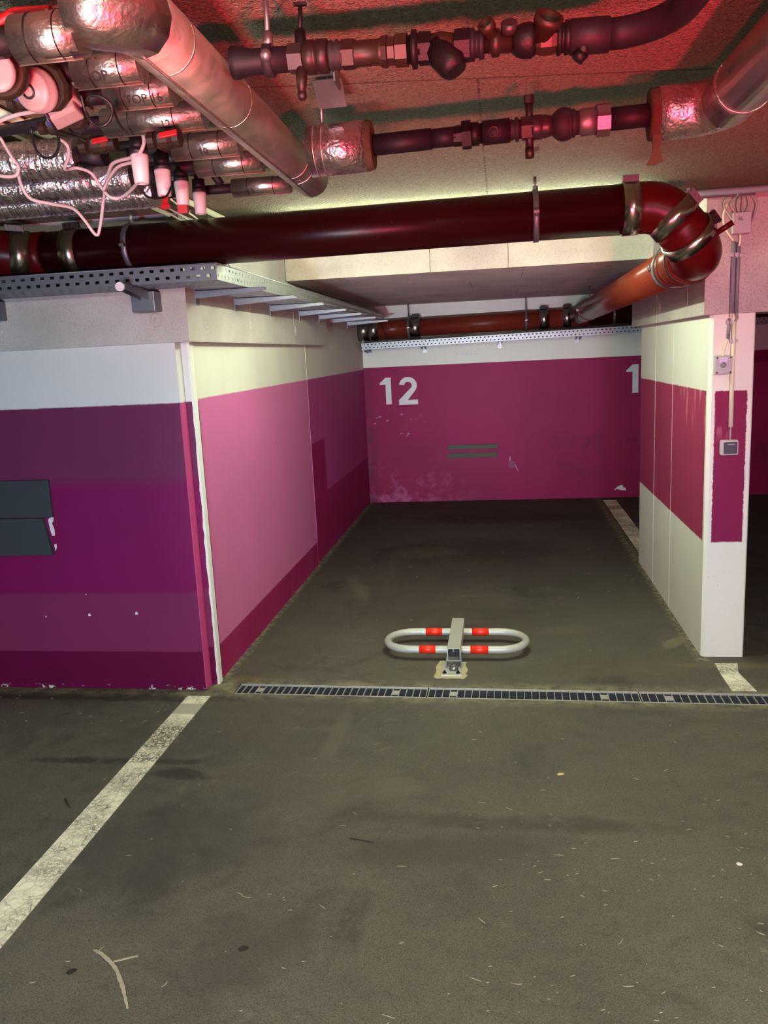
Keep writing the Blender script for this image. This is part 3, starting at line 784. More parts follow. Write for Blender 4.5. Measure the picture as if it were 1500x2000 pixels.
back = thing('drain_pipe', 'red brown drain pipe along the top of the back wall', 'pipe', (0, 8.62, 1.87))
B0 = V((-1.40, 8.63, 1.862)); B1 = V((4.0, 8.63, 1.925)); R3 = .092; dE = (B1-B0).normalized()
def onb(u): p = at(u, 640, 1, 8.55); return B0 + dE*((p.x-B0.x)/dE.x)
MB().cyl(onb(812), onb(1075), R3, 36).build('straight_pipe', G['pipe_brown'], back)
MB().cyl(B0, onb(812), R3+.006, 36).build('tee_fitting', G['pipe_orange'], back)
MB().cyl(onb(1075), onb(1150), R3+.004, 36).build('branch_fitting', G['pipe_brown'], back)
MB().cyl(onb(1150), B1, R3, 36).build('straight_pipe', G['pipe_red'], back)
for u, wd in ((708, .12), (728, .10), (810, .10), (1063, .09), (1108, .08)):
    m = MB(); hoop_band(m, onb(u), dE, R3+.007, wd, .005); o = m.build('coupling_band', G['band'], back)
    l = MB(); l.obox(onb(u)+V((0, -.02, R3+.022)), dE, (0, 1, 0), (0, 0, 1), wd*.9, .02, .026); l.build('band_lug', G['iron'], o)
for u in (797, 1028, 1200): hanger(onb(u), dE, back, R3+.006 if u < 800 else R3, SLAB)
o = MB().cyl(at(740, 618, 1, 8.50), at(757, 668, 1, 8.50), .005, 6); o = o.build('tie_rod', G['copper'], back)

# ------------------------------------------------------------------ cable trays
def perf_strip(m, origin, du, dv, L, H, pitch, rows=((.18, .36), (.64, .82)), hole=.42):
    """a strip with two staggered rows of punched slots"""
    o = V(origin); du = V(du).normalized(); dv = V(dv).normalized()
    n = max(2, int(L/pitch)); pitch = L/n
    us = [0.0]
    h = hole*pitch
    for i in range(n):
        b = i*pitch
        us += [b+.02*pitch, b+h, b+.5*pitch, b+.5*pitch+h]
    us.append(L)
    vs = [0]+[x*H for r_ in rows for x in r_]+[H]
    nu, nv = len(us), len(vs)
    verts = [o+du*a+dv*b for b in vs for a in us]; fs = []
    for j in range(nv-1):
        for i in range(nu-1):
            k = (i-1) % 4
            if i > 0 and ((j == 1 and k == 0) or (j == 3 and k == 2)): continue
            fs.append((j*nu+i, j*nu+i+1, (j+1)*nu+i+1, (j+1)*nu+i))
    m.add(verts, fs)
def solid(o, th=.0016):
    s = o.modifiers.new('thickness', 'SOLIDIFY'); s.thickness = th; s.offset = 0; return o
def tray(name_label, a, d, L, W, H, pitch, side, mat_out, loc, mb='galv', inner_short=0.0, fs=0.0):
    """a: outer lower corner, d: run direction, side: from the outer rail towards the wall"""
    t = thing('cable_tray', name_label, 'cable tray', loc)
    m = MB(); perf_strip(m, a, d, (0, 0, 1), L, H, pitch); solid(m.build('side_rail', G[mat_out], t))
    m = MB(); perf_strip(m, V(a)+V(side).normalized()*W+V(d).normalized()*fs, d, (0, 0, 1), L-inner_short-fs, H, pitch); solid(m.build('side_rail', G[mat_out], t))
    m = MB(); n = max(2, int(round(W/.075)))
    for i in range(n):
        perf_strip(m, V(a)+V(side).normalized()*W*i/n+V(d).normalized()*fs, d, side, L-fs, W/n, pitch)
    solid(m.build('tray_floor', G[mb], t))
    m = MB()
    m.tube([V(a)+V((0, 0, H)), V(a)+V(d).normalized()*L+V((0, 0, H))], .003, 6); m.build('rolled_edge', G[mat_out], t)
    return t
TX, TY, TZ, TH = -1.150, 3.355, 1.940, .066
t1 = tray('grey perforated cable tray along the aisle wall under the red pipe', (-3.2, TY, TZ), (1, 0, 0), 3.2+TX, .26, TH, .044, (0, 1, 0), 'galv_d', (-2.2, 3.48, TZ), 'galv_d', .25)
t2 = tray('pale perforated cable tray running back along the left bay wall', (TX, TY, TZ), (0, 1, 0), 8.35-TY, .235, TH, .044, (-1, 0, 0), 'galv', (-1.27, 5.6, TZ), 'galv', 0.0, .264)
TBX = -1.43
t3 = tray('pale perforated cable tray on the back wall below the drain pipe', (TBX, 8.54, 1.668), (1, 0, .0145), 5.5, .20, .068, .040, (0, 1, 0), 'galv', (0, 8.64, 1.67), 'galv_d')
MB().box((at(1097, 655, 1, 8.54).x, 8.535, 1.70), (at(1097, 655, 1, 8.54).x+.012, 8.5395, 1.772)).build('joint_plate', G['galv_d'], t3)
# loose cables in the trays
def wiggle(p, q, n, amp):
    p = V(p); q = V(q); out = []
    for i in range(n+1):
        a = p.lerp(q, i/n)
        if 0 < i < n: a += V((random.uniform(-amp, amp), random.uniform(-amp, amp), random.uniform(-amp, amp)*.5))
        out.append(a)
    return out
def smooth_path(P, sub=5):
    P = [V(p) for p in P]; out = []
    for i in range(len(P)-1):
        p0 = P[max(0, i-1)]; p1 = P[i]; p2 = P[i+1]; p3 = P[min(len(P)-1, i+2)]
        for k in range(sub):
            t = k/sub
            out.append(.5*((2*p1)+(p2-p0)*t+(2*p0-5*p1+4*p2-p3)*t*t+(3*p1-p0-3*p2+p3)*t**3))
    out.append(P[-1]); return out
def cable(pts, r, mat, name, label=None, parent=None, group=None, cat='cable', sub=6):
    m = MB(); m.tube(smooth_path(pts, sub), r, 8)
    o = m.build(name, G[mat], parent)
    if label: tag(o, label, cat, group)
    return o
cm = MB()
for k in range(7):
    yy = 3.40+.028*k
    cm.tube(smooth_path(wiggle((-3.1, yy, TZ+.012), (-1.42, yy, TZ+.012), 8, .006)), .007, 6)
    xx = TX-.03-.026*k
    cm.tube(smooth_path([(-1.42, yy, TZ+.012), (xx-.06, yy+.02, TZ+.014), (xx, yy+.12, TZ+.013)] + wiggle((xx, 3.9, TZ+.012), (xx, 8.2, TZ+.012), 9, .005)), .007, 6)
o = cm.build('cable_bundle', G['cable_d']); o['kind'] = 'stuff'; tag(o, 'grey cables lying bunched in the corner cable tray', 'cables')
bm_ = MB()
for k in range(5):
    yy = 8.556+.026*k
    bm_.tube(smooth_path(wiggle((-1.40, yy, 1.690), (4.0, yy, 1.690+5.4*.0145), 12, .006)), .011, 6)
for k in range(3):
    bm_.tube(smooth_path(wiggle((-1.40, 8.558, 1.712+.012*k), (4.0, 8.558, 1.712+.012*k+5.4*.0145), 12, .004)), .009, 6)  # extra cables added behind the rail to darken its holes
o = bm_.build('cable_bundle', G['cable_d']); o['kind'] = 'stuff'; tag(o, 'dark cables lying bunched in the back wall tray', 'cables')
# loop of cables standing up at the corner of the tray
lm = MB()
c0 = V((-1.24, 3.62, TZ+.05))
for k in range(7):
    a = random.uniform(-.05, .05); h = random.uniform(.05, .09)
    lm.tube(smooth_path([c0+V((-.13, -.05+a, -.03)), c0+V((-.07+a*.5, -.02, h*.7)), c0+V((.0, a, h)), c0+V((.05, .03+a, .02)), c0+V((.06, .14, -.03))]), .0045, 6)
o = lm.build('cable_loop', G['cable_g']); o['kind'] = 'stuff'; tag(o, 'tangle of thin cables standing up at the cable tray corner', 'cables')
# tray brackets
def cantilever(wallp, tip, label, group, round_tip=False, mat='galv', hgt=.030):
    wallp = V(wallp); tip = V(tip); d = (tip-wallp); d.z = 0; L = d.length; d = d.normalized(); s = d.cross(V((0, 0, 1)))
    t = thing('tray_bracket', label, 'bracket', wallp, group)
    zt = wallp.z
    poly = [wallp, wallp-V((0, 0, hgt*1.15)), tip-V((0, 0, hgt*.45)), tip]
    m = MB()
    for q in (-1, 1): m.prism([p + s*q*.018 - s*.001 for p in poly], s*.002)
    m.obox(wallp.lerp(tip, .5)-V((0, 0, .001)), d, s, (0, 0, 1), L, .038, .002)
    m.build('arm', G[mat], t)
    MB().obox(wallp-V((0, 0, .028))+d*.003, s, (0, 0, 1), d, .045, .075, .005).build('wall_plate', G[mat], t)
    if round_tip: MB().cyl(tip+d*-.01-V((0, 0, .012)), tip+d*.012-V((0, 0, .012)), .018, 14).build('end_cap', G['chip'], t)
    return t
zb = TZ-.003
ys = [3.78, 4.36, 5.05, 5.80, 6.45, 7.2, 8.0]
names = ['nearest the aisle', 'second from the aisle', 'third from the aisle', 'fourth from the aisle', 'fifth from the aisle', 'sixth from the aisle', 'deepest, beside the back wall']
for yy, nm in zip(ys, names):
    xw = -1.405 if yy < 6.7 else XW-.012
    cantilever((xw, yy, zb), (-1.07, yy, zb), 'pale tray bracket on the left bay wall, '+nm, 'brackets along the left bay wall', mat='galv' if yy > 4 else 'galv_d')
for xx, l in ((-1.575, 'grey tray bracket on the aisle beam with round pale end, nearest the corner'), (-2.34, 'grey tray bracket on the aisle beam at the left edge')):
    t = cantilever((xx, 3.645, zb), (xx+.05, 3.25, zb), l, 'brackets on the aisle beam', True, 'galv_d', .045)
    MB().box((xx-.055, 3.565, zb-.095), (xx+.055, 3.644, zb-.006)).build('bracket_foot', G['galv_d'], t, bevel=.004)
for u in (716, 826, 976, 1131):
    xx = at(u, 680, 1, 8.6).x
    zz = 1.664+(xx-TBX)*.0145
    cantilever((xx, YB, zz), (xx, 8.52, zz), {716: 'small bracket under the back wall tray in the left corner', 826: 'small bracket under the back wall tray above the number', 976: 'small bracket under the middle of the back wall tray', 1131: 'small bracket under the back wall tray near the pillar'}[u], 'brackets under the back wall tray')

# ------------------------------------------------------------------ ceiling lamp of the bay, tucked behind the big pipe
LZ, LX = 2.190, -.15
lamp = thing('ceiling_lamp', 'strip lamp running lengthwise on the ceiling over the bay', 'lamp', (LX, 4.25, CEIL))
MB().box((LX-.045, 3.96, LZ+.026), (LX+.045, 4.76, CEIL)).build('housing', G['white_pl'], lamp, bevel=.006)
def m_emit(power):
    M = Mat('lit_tube'); M.b.inputs['Emission Color'].default_value = (.87, 1, .72, 1); M.b.inputs['Emission Strength'].default_value = power
    return M.done(srgb(250, 246, 220), .4)
MB().cyl((LX, 3.98, LZ), (LX, 4.74, LZ), .013, 12).build('tube', m_emit(265.0), lamp)
for yy in (3.965, 4.74): MB().box((LX-.016, yy, LZ-.016), (LX+.016, yy+.015, LZ+.03)).build('tube_holder', G['white_pl'], lamp)
lc = thing('ceiling_lamp', 'strip lamp lying crosswise on the ceiling just behind the big red pipe', 'lamp', (-.1, 3.87, CEIL))
MB().box((-1.0, 3.84, LZ+.026), (.60, 3.90, CEIL)).build('housing', G['white_pl'], lc, bevel=.006)
MB().cyl((-.98, 3.87, LZ), (.58, 3.87, LZ), .013, 12).build('tube', m_emit(112.0), lc)
for xx in (-.995, .58): MB().box((xx, 3.854, LZ-.016), (xx+.015, 3.886, LZ+.03)).build('tube_holder', G['white_pl'], lc)
MB().box((-.45, -1.58, CEIL-.06), (1.05, -1.42, CEIL)).build('lamp_housing', G['white_pl'], ceiling, bevel=.006)

# ------------------------------------------------------------------ heating pipes under the ceiling
def steelrun(label, loc): return thing('heating_pipe', label, 'pipe', loc)
def on_line(P, u, v, y): return at(u, v, 1, y).x
# --- front run
Y1 = 1.55
hp = steelrun('front run of dark steel pipe with brass valves under the ceiling', (0, Y1, 2.12))
A1 = at(455, 124, 1, Y1); A2 = at(1205, 66, 1, Y1); dX = (A2-A1).normalized()
def p1(u): x = at(u, 95, 1, Y1).x; return A1 + dX*((x-A1.x)/dX.x)
def fit(parent, fn, ua, ub, prof, mat, name, seg=20, smooth=True):
    """prof: [(share of length, radius)]"""
    a = fn(ua); b = fn(ub); L = (b-a).length
    return MB().lathe(a, b-a, [(s*L, r_) for s, r_ in prof], seg, smooth).build(name, G[mat], parent)
k = .00088
fit(hp, p1, 452, 570, [(0, .027), (.1, .027), (.35, .0215), (1, .0215)], 'steel_dark', 'pipe_end')
m = MB(); hoop_band(m, p1(524), dX, .0215, .016, .006); o = m.build('pipe_clamp', G['rubber'], hp)
m = MB(); m.cyl(p1(526)+V((0, -.004, .02)), (p1(526).x, p1(526).y-.004, CEIL), .005, 8); m.cyl(p1(526)+V((0, -.004, .018)), p1(526)+V((0, -.004, .045)), .010, 6); m.ball(tuple(p1(526)+V((0, -.027, .0))), .011); m.build('hanger_rod', G['zinc'], o)
fit(hp, p1, 564, 592, [(0, .025), (1, .025)], 'brass_l', 'hex_nut', 6, False)
fit(hp, p1, 592, 642, [(0, .024), (.1, .028), (.45, .028), (.5, .025), (.55, .028), (.95, .028), (1, .024)], 'copper', 'ball_valve')
m = MB(); c = p1(588); m.cyl(c, c+V((0, 0, .045)), .010, 10); m.cyl(c+V((0, 0, .04)), c+V((.004, -.004, .085)), .004, 8); m.obox(c+V((.004, -.004, .086)), (1, .1, 0), (0, 1, 0), (0, 0, 1), .022, .008, .005); m.build('valve_stem', G['iron'], hp)
m = MB(); m.tube([c, c+V((.0, -.012, -.04)), c+V((.0, -.014, -.062))], [.010, .010, .007], 10); m.ball(tuple(c+V((0, -.014, -.066))), .009); m.build('drain_cock', G['copper'], hp)
fit(hp, p1, 642, 670, [(0, .022), (.2, .026), (.4, .021), (.6, .026), (.8, .021), (1, .024)], 'rubber', 'union_seal')
fit(hp, p1, 668, 692, [(0, .025), (1, .025)], 'brass', 'hex_nut', 6, False)
fit(hp, p1, 692, 748, [(0, .024), (.1, .021), (.85, .021), (1, .026)], 'brass', 'check_valve')
fit(hp, p1, 746, 796, [(0, .026), (.2, .028), (.25, .024), (.5, .024), (.55, .028), (1, .028)], 'brass', 'union_nut', 8, False)
fit(hp, p1, 796, 822, [(0, .022), (.3, .024), (.35, .031), (.7, .031), (.75, .024), (1, .024)], 'iron', 'union_ring')
fit(hp, p1, 818, 842, [(0, .027), (1, .027)], 'iron', 'hex_nut', 6, False)
fit(hp, p1, 842, 892, [(0, .022), (.4, .025), (1, .020)], 'brass', 'strainer_body')
c = p1(850); m = MB(); m.tube([c, c+V((.030, -.012, -.035)), c+V((.036, -.014, -.046))], [.026, .026, .020], 12); m.build('strainer_branch', G['iron'], hp)
fit(hp, p1, 888, 918, [(0, .027), (1, .027)], 'iron', 'hex_nut', 6, False)
fit(hp, p1, 918, 946, [(0, .026), (.3, .026), (.4, .021), (.6, .021), (.7, .025), (1, .023)], 'steel_dark', 'union_seal')
fit(hp, p1, 944, 1000, [(0, .014), (.25, .016), (.3, .022), (.55, .022), (.6, .017), (1, .017)], 'copper', 'reducer')
c = p1(966); m = MB(); m.lathe(c+V((0, -.006, .002)), (-.42, -.70, .60), [(0, .012), (.022, .012), (.024, .0145), (.036, .0145), (.036, .011), (.016, .010)], 16, True, True); m.build('test_port', G['brass'], hp)
c = p1(990); m = MB(); m.lathe(c+V((.004, -.012, .012)), (0, -.7, .7), [(0, .014), (.016, .014)], 14); m.build('port_cap', G['brass_l'], hp)
fit(hp, p1, 1000, 1046, [(0, .018), (.2, .024), (.5, .028), (.8, .028), (1, .024)], 'iron', 'meter_body')
c = p1(1062); m = MB(); m.lathe(c+V((0, -.008, .006)), (.30, -.66, .69), [(-.010, .022), (.016, .022), (.017, .0245), (.030, .0245), (.030, .019), (.012, .018)], 24); m.build('meter_ring', G['brass'], hp)
fit(hp, p1, 1040, 1092, [(0, .020), (.3, .026), (.7, .026), (1, .022)], 'brass', 'meter_housing', 8, False)
fit(hp, p1, 1088, 1116, [(0, .027), (.25, .027), (.3, .023), (.5, .023), (.55, .027), (1, .025)], 'iron', 'union_nut')
fit(hp, p1, 1112, 1192, [(0, .025), (.03, .028), (.97, .028), (1, .024)], 'steel_dark', 'sleeve')
c = p1(1142); m = MB(); m.tube([c, c+V((-.006, -.012, -.034))], .011, 10); m.tube([c+V((-.006, -.012, -.030)), c+V((-.014, -.012, -.040))], .012, 6); m.build('drain_spur', G['iron'], hp)
e0 = p1(1188); de = V((.16, -.98, .06)).normalized(); eb = arc(e0, dX, de, .11, 7)
MB().tube(eb + [eb[-1]+de*1.0], .0245, 18).build('elbow', G['steel_dark'], hp)

# --- rear run
Y2 = 2.15
hr = steelrun('rear run of dark steel pipe with steel unions under the ceiling', (0, Y2, 2.12))
A1 = at(690, 288, 1, Y2); A2b = at(1275, 224, 1, Y2); dX2 = (A2b-A1).normalized()
def p2(u): x = at(u, 258, 1, Y2).x; return A1 + dX2*((x-A1.x)/dX2.x)
fit(hr, p2, 722, 842, [(0, .0250), (1, .0250)], 'steel_dark', 'straight_pipe')
fit(hr, p2, 842, 892, [(0, .0225), (1, .0225)], 'steel_dark', 'pipe_end')
fit(hr, p2, 886, 904, [(0, .024), (1, .025)], 'iron', 'hex_nut', 8, False)
fit(hr, p2, 902, 920, [(0, .034), (1, .034)], 'iron', 'hex_nut', 6, False)
fit(hr, p2, 918, 942, [(0, .027), (.7, .027), (.75, .023), (1, .023)], 'iron', 'union_seal')
fit(hr, p2, 942, 996, [(0, .028), (1, .028)], 'steel_dark', 'tee_body')
c = p2(964); m = MB(); m.lathe(c+V((0, -.018, -.004)), (0, -1, -.12), [(0, .013), (.013, .013), (.013, .009), (.003, .008)], 16); m.build('test_port', G['brass'], hr)
fit(hr, p2, 994, 1020, [(0, .021), (.2, .025), (.4, .021), (.5, .028), (.7, .028), (.75, .022), (1, .022)], 'rubber', 'union_seal')
fit(hr, p2, 1018, 1040, [(0, .028), (1, .028)], 'brass_l', 'hex_nut', 6, False)
fit(hr, p2, 1038, 1082, [(0, .026), (.1, .028), (.45, .028), (.5, .025), (.55, .027), (1, .022)], 'brass_l', 'ball_valve')
c = p2(1034); m = MB(); m.cyl(c, c+V((0, 0, .06)), .009, 10); m.cyl(c+V((0, 0, .055)), c+V((0, 0, .074)), .013, 6, smooth=False); m.build('valve_stem', G['copper'], hr)
m = MB(); m.cyl(c, c-V((0, 0, .045)), .010, 10); m.cyl(c-V((0, 0, .045)), c-V((0, 0, .068)), .011, 8); m.obox(c+V((.012, 0, -.050)), (1, 0, .2), (0, 1, 0), (0, 0, 1), .022, .006, .008); m.build('drain_cock', G['copper'], hr)
c = p2(1101); m = MB(); m.ball(tuple(c), .038, 20, 12, (.9, 1, 1)); m.build('rubber_joint', G['rubber'], hr)
fit(hr, p2, 1108, 1132, [(0, .034), (.2, .036), (.35, .029), (.5, .034), (.7, .027), (1, .027)], 'rubber', 'joint_collar')
fit(hr, p2, 1128, 1168, [(0, .026), (.12, .028), (.2, .031), (1, .031)], 'zinc', 'union_body', 24)
fit(hr, p2, 1164, 1190, [(0, .038), (1, .038)], 'zinc', 'hex_nut', 8, False)
fit(hr, p2, 1186, 1284, [(0, .026), (1, .026)], 'steel_dark', 'straight_pipe')

# --- insulated jackets (sheet and foil)
RD = .054
XD = -.560; ZD = 2.137
jd = thing('insulated_pipe', 'broad silver jacketed pipe running diagonally away at upper left', 'pipe', (XD, 2.0, ZD))
ya = 1.265
corner = [V((XD-.062, ya-.012, ZD-.016)), V((XD-.034, ya-.010, ZD-.014)), V((XD+.000, ya+.022, ZD-.008)), V((XD+.0095, ya+.075, ZD))]
MB().tube(corner, [.044, RD-.004, RD, RD+.003], 12, caps=True).build('elbow_jacket', G['foil'], jd)
MB().cyl((XD+.010, ya+.07, ZD), (XD-.018, 2.66, ZD+.018), RD, 36).build('jacket', G['foil_s'], jd)
for yy in (1.44, 1.79, 2.36, 2.44):
    m = MB(); hoop_band(m, (XD+.010-.028*(yy-1.335)/1.325, yy, ZD+.018*(yy-1.335)/1.325), (-.021, 1, .0136), RD, .008 if yy > 2 else .003, .0012); m.build('seam_ring', G['foil'], jd)
MB().tube([(XD+.010, ya+.07, ZD-RD-.001), (XD-.018, 2.655, ZD-RD+.017)], .003, 6).build('lap_seam', G['foil'], jd)
# the stub that feeds the rear run
js = thing('insulated_pipe', 'short crinkled foil stub with brown wool end at the rear run', 'pipe', (-.42, Y2, 2.12))
dS = dX2
MB().lathe(p2(604), dS, [(0, .060), ((p2(716)-p2(604)).length, .060)], 32).build('jacket', G['foil_b'], js)
MB().lathe(p2(714), dS, [(0, .0605), ((p2(728)-p2(714)).length, .056)], 28).build('wool_end', G['wool'], js)
for u in (618, 634):
    m = MB(); hoop_band(m, p2(u), dS, .060, .003, .0015); m.build('seam_ring', G['foil_s'], js)
# hanger plate and rods between the runs
hb = thing('pipe_hanger', 'bent steel hanger plate with threaded rod above the foil stub', 'hanger', tuple(at(640, 190, 1, 2.08)))
c = at(640, 180, 1, 2.05)
m = MB(); c1_ = at(638, 165, 2, CEIL-.03); m.box((c1_.x-.045, c1_.y-.05, CEIL-.004), (c1_.x+.03, c1_.y+.02, CEIL)); m.obox((c1_.x+.028, c1_.y-.015, CEIL-.02), (1, 0, 0), (0, 1, 0), (0, 0, 1), .004, .07, .04)
m.obox((c1_.x+.0, c1_.y+.035, CEIL-.040), (1, 0, 0), (0, .75, -.6), (0, .6, .75), .07, .075, .003); m.build('plate', G['zinc'], hb)
q = p2(630); m = MB(); m.cyl((q.x, q.y, q.z+.058), (q.x, q.y, CEIL), .005, 8); m.build('rod', G['zinc'], hb)
# right hand jacket that comes back towards the photographer
jr = thing('insulated_pipe', 'silver foil jacketed pipe curving towards the viewer at upper right', 'pipe', (.43, 1.8, 2.13))
s0 = p2(1283); dR = V((.02, -1, .0)).normalized()
rb = arc(s0+dX2*.06, dX2, dR, .085, 6)
cv = MB().tube([s0, s0+dX2*.03] + rb, .060, 28); cv.build('elbow_jacket', G['foil_b'], jr)
MB().tube([rb[-1]-dR*.02, rb[-1]+dR*1.1], .0615, 32).build('jacket', G['foil'], jr)
m = MB(); hoop_band(m, rb[-1]+dR*.09, dR, .0615, .03, .0015); m.build('foil_tape', G['foil_b'], jr)
m = MB(); m.lathe(p2(1266), dX2, [(0, .040), (.002, .058), (.028, .059), (.03, .04)], 24); m.build('wool_end', G['wool'], jr)
c = p2(1270); m = MB(); m.prism([c+V((.0, -.03, -.045)), c+V((.022, -.03, -.052)), c+V((.018, -.032, -.085)), c+V((.026, -.032, -.112)), c+V((.006, -.03, -.118)), c+V((-.012, -.03, -.116)), c+V((.002, -.03, -.09))], (0, .006, 0)); m.build('torn_tape', G['wool'], jr)

# --- stack of foil wrapped branch pipes at upper left, each behind the last
ROWZ = 2.13
rows = [  # (uc, vc, radius, u_left, u_right, text, text u, label)
    (150, 66, .034, 34, 262, '', 0, 'nearest foil wrapped branch pipe with drawn arrow at upper left'),
    (250, 128, .031, 150, 345, 'TOP', 196, 'foil wrapped branch pipe second from the viewer marked TOP'),
    (290, 178, .030, 212, 388, 'TOP 16', 288, 'foil wrapped branch pipe marked TOP 16'),
    (320, 230, .029, 205, 432, '12', 330, 'foil wrapped branch pipe behind the one marked TOP 16'),
    (415, 282, .030, 340, 488, '10', 402, 'foil wrapped branch pipe above the second white actuator'),
    (460, 318, .028, 385, 528, '', 430, 'foil wrapped branch pipe above the third white actuator'),
    (510, 363, .026, 455, 568, '13', 492, 'farthest short foil wrapped branch pipe marked 13'),
]
rowinfo = []
for (uc, vc, rr, ul, ur, txt, ut, lab) in rows:
    ROWZ = 2.13
    c = at(uc, vc, 2, ROWZ); y = c.y
    if uc == 150: y = 1.262; ROWZ = at(uc, vc, 1, y).z
    xl = at(ul, vc + (uc-ul)*.06, 1, y).x; xr = min(at(ur, vc, 1, y).x, -.612 if uc == 150 else -.622)
    zl = ROWZ
    t = thing('branch_pipe', lab, 'pipe', ((xl+xr)/2, y, ROWZ), 'foil wrapped branch pipes at upper left')
    MB().cyl((xl, y, zl), (xr, y, ROWZ), rr, 24).build('jacket', G['foil'], t)
    MB().prism([(xl, y-.004, zl-rr-.004), (xr, y-.004, ROWZ-rr-.004), (xr, y+.004, ROWZ-rr+.002), (xl, y+.004, zl-rr+.002)], (0, .001, .002)).build('lap_seam', G['foil_s'], t)
    for f_ in (.28, .72):
        m = MB(); hoop_band(m, (xl+(xr-xl)*f_, y, ROWZ), (1, 0, 0), rr, .002, .0008); m.build('seam_ring', G['iron'], t)
    # bare dark pipe at the left of the jacket
    MB().cyl((xl-.12, y, zl), (xl+.005, y, zl), rr*.55, 16).build('bare_pipe', G['steel_dark'], t)
    if txt:
        x = at(ut, vc, 1, y).x
        text_on_pipe(txt, (x, y, ROWZ), (1, 0, 0), rr, 42, .024, t, G['marker'])
    if uc == 150:
        m = MB(); th = math.radians(70)
        for a, b, hgt in ((-.03, .03, .0012), ):
            yy = y-(rr+.0014)*math.cos(th); zz = ROWZ-(rr+.0014)*math.sin(th)
            x = at(135, 80, 1, y).x
            nrm = V((0, -math.cos(th), -math.sin(th))); tt = V((0, -math.sin(th), math.cos(th)))
            pc = V((x, yy, zz))
            m.prism([pc+V((-.035, 0, 0))-tt*.001, pc+V((.02, 0, 0))-tt*.001, pc+V((.02, 0, 0))+tt*.001, pc+V((-.035, 0, 0))+tt*.001], nrm*.0006)
            m.prism([pc+V((.008, 0, 0))-tt*.007, pc+V((.036, 0, 0)), pc+V((.008, 0, 0))+tt*.007], nrm*.0006)
        m.build('arrow_marking', G['marker'], t)
        text_on_pipe('TA', (at(178, 95, 1, y).x, y, ROWZ), (1, 0, 0), rr, 98, .018, t, G['marker'])
    rowinfo.append((xl, xr, y, rr))

# --- corrugated foil ducts lower left
ducts = [((-1.75, 2.06), at(128, 292, 2, 2.12), .050, 'TA', 'crinkled foil duct at left edge, nearest of three'),
         ((-1.75, 2.30), at(236, 330, 2, 2.12), .048, 'TOP', 'crinkled foil duct at left edge, middle of three, marked TOP'),
         ((-1.85, 2.50), at(285, 362, 2, 2.12), .048, 'ZU TOP', 'crinkled foil duct at left edge, farthest of three, marked ZU TOP')]
for (xl, yl), e, rr, txt, lab in ducts:
    a = V((xl, yl, 2.12)); b = V((e.x, yl-.02, 2.12)); d = b-a; L = d.length
    t = thing('insulated_pipe', lab, 'pipe', tuple(a.lerp(b, .5)), 'crinkled foil ducts at the left edge')
    prof = []
    n = 70
    for i in range(n+1): prof.append((L*i/n, rr*(1+.018*(-1)**i+random.uniform(-.014, .014))))
    MB().lathe(a, d, prof, 24).build('jacket', G['foil_c'], t)
    u_ = {'TA': 70, 'TOP': 100, 'ZU TOP': 130}[txt]
    x = at(u_, 340, 1, yl).x
    text_on_pipe(txt, (x, yl-.01, 2.12), (1, 0, 0), rr*1.02, 72, .034, t, G['marker'])
    MB().cyl(b-d.normalized()*.005, b+d.normalized()*.06, rr*.5, 14).build('bare_pipe', G['steel_dark'], t)

# --- four motorised valves with hanging white actuators
act_me = MB().lathe((0, 0, 0), (0, 0, -1), [(0, .0195), (.004, .0205), (.060, .0165), (.062, .0150), (.062, .009), (.055, .009)], 24).mesh('actuator', G['white_pl'])
ring_me = MB().lathe((0, 0, .012), (0, 0, -1), [(0, .0200), (.012, .0205)], 24).mesh('black_ring', G['black'])
neck_me = MB().lathe((0, 0, .050), (0, 0, -1), [(0, .012), (.012, .012), (.013, .019), (.03, .0195), (.038, .0195)], 20).mesh('valve_neck', G['iron'])
body_me = MB().lathe((-.045, 0, .062), (1, 0, 0), [(0, .017), (.012, .017), (.013, .013), (.028, .016), (.062, .016), (.077, .013), (.078, .017), (.09, .017)], 16).mesh('valve_body', G['brass_l'])
order = ['the largest, leftmost', 'second from the left, red tag below', 'third from the left, red handle below', 'the rightmost and lowest']
for i, (u, v, yy) in enumerate(((272, 302, 1.86), (317, 332, 2.06), (354, 355, 2.27), (389, 376, 2.50))):
    c = at(u, v, 1, yy)
    t = thing('valve_actuator', 'white cylindrical valve actuator hanging below the branch pipes, ' + order[i], 'actuator', tuple(c), 'white valve actuators')
    for me in (act_me, ring_me, neck_me, body_me):
        o = bpy.data.objects.new(me.name, me); COL.objects.link(o); o.parent = t
    for me in ():
        pass
    # supply pipe from the valve up to its branch pipe
    m = MB(); xl = rowinfo[min(6, i+3)][0]
    m.tube([c+V((.04, 0, .062)), V((max(c.x+.07, xl-.10), yy, 2.128))], .012, 10); m.build('pipe_tail', G['steel_dark'], t)
    m = MB(); m.tube([c+V((-.04, 0, .062)), c+V((-.13, .0, .064))], .012, 10); m.build('pipe_tail', G['steel_dark'], t)
    if i == 1:
        m = MB(); m.lathe(c+V((0, 0, -.062)), (0, 0, -1), [(0, .008), (.02, .008), (.021, .013), (.030, .013)], 6, False); m.build('red_cap', G['red_pl'], t)
    if i == 2:
        m = MB(); m.obox(c+V((.0, -.004, -.072)), (1, .2, 0), (0, 1, 0), (0, 0, 1), .026, .012, .022); m.build('red_cap', G['red_pl'], t)

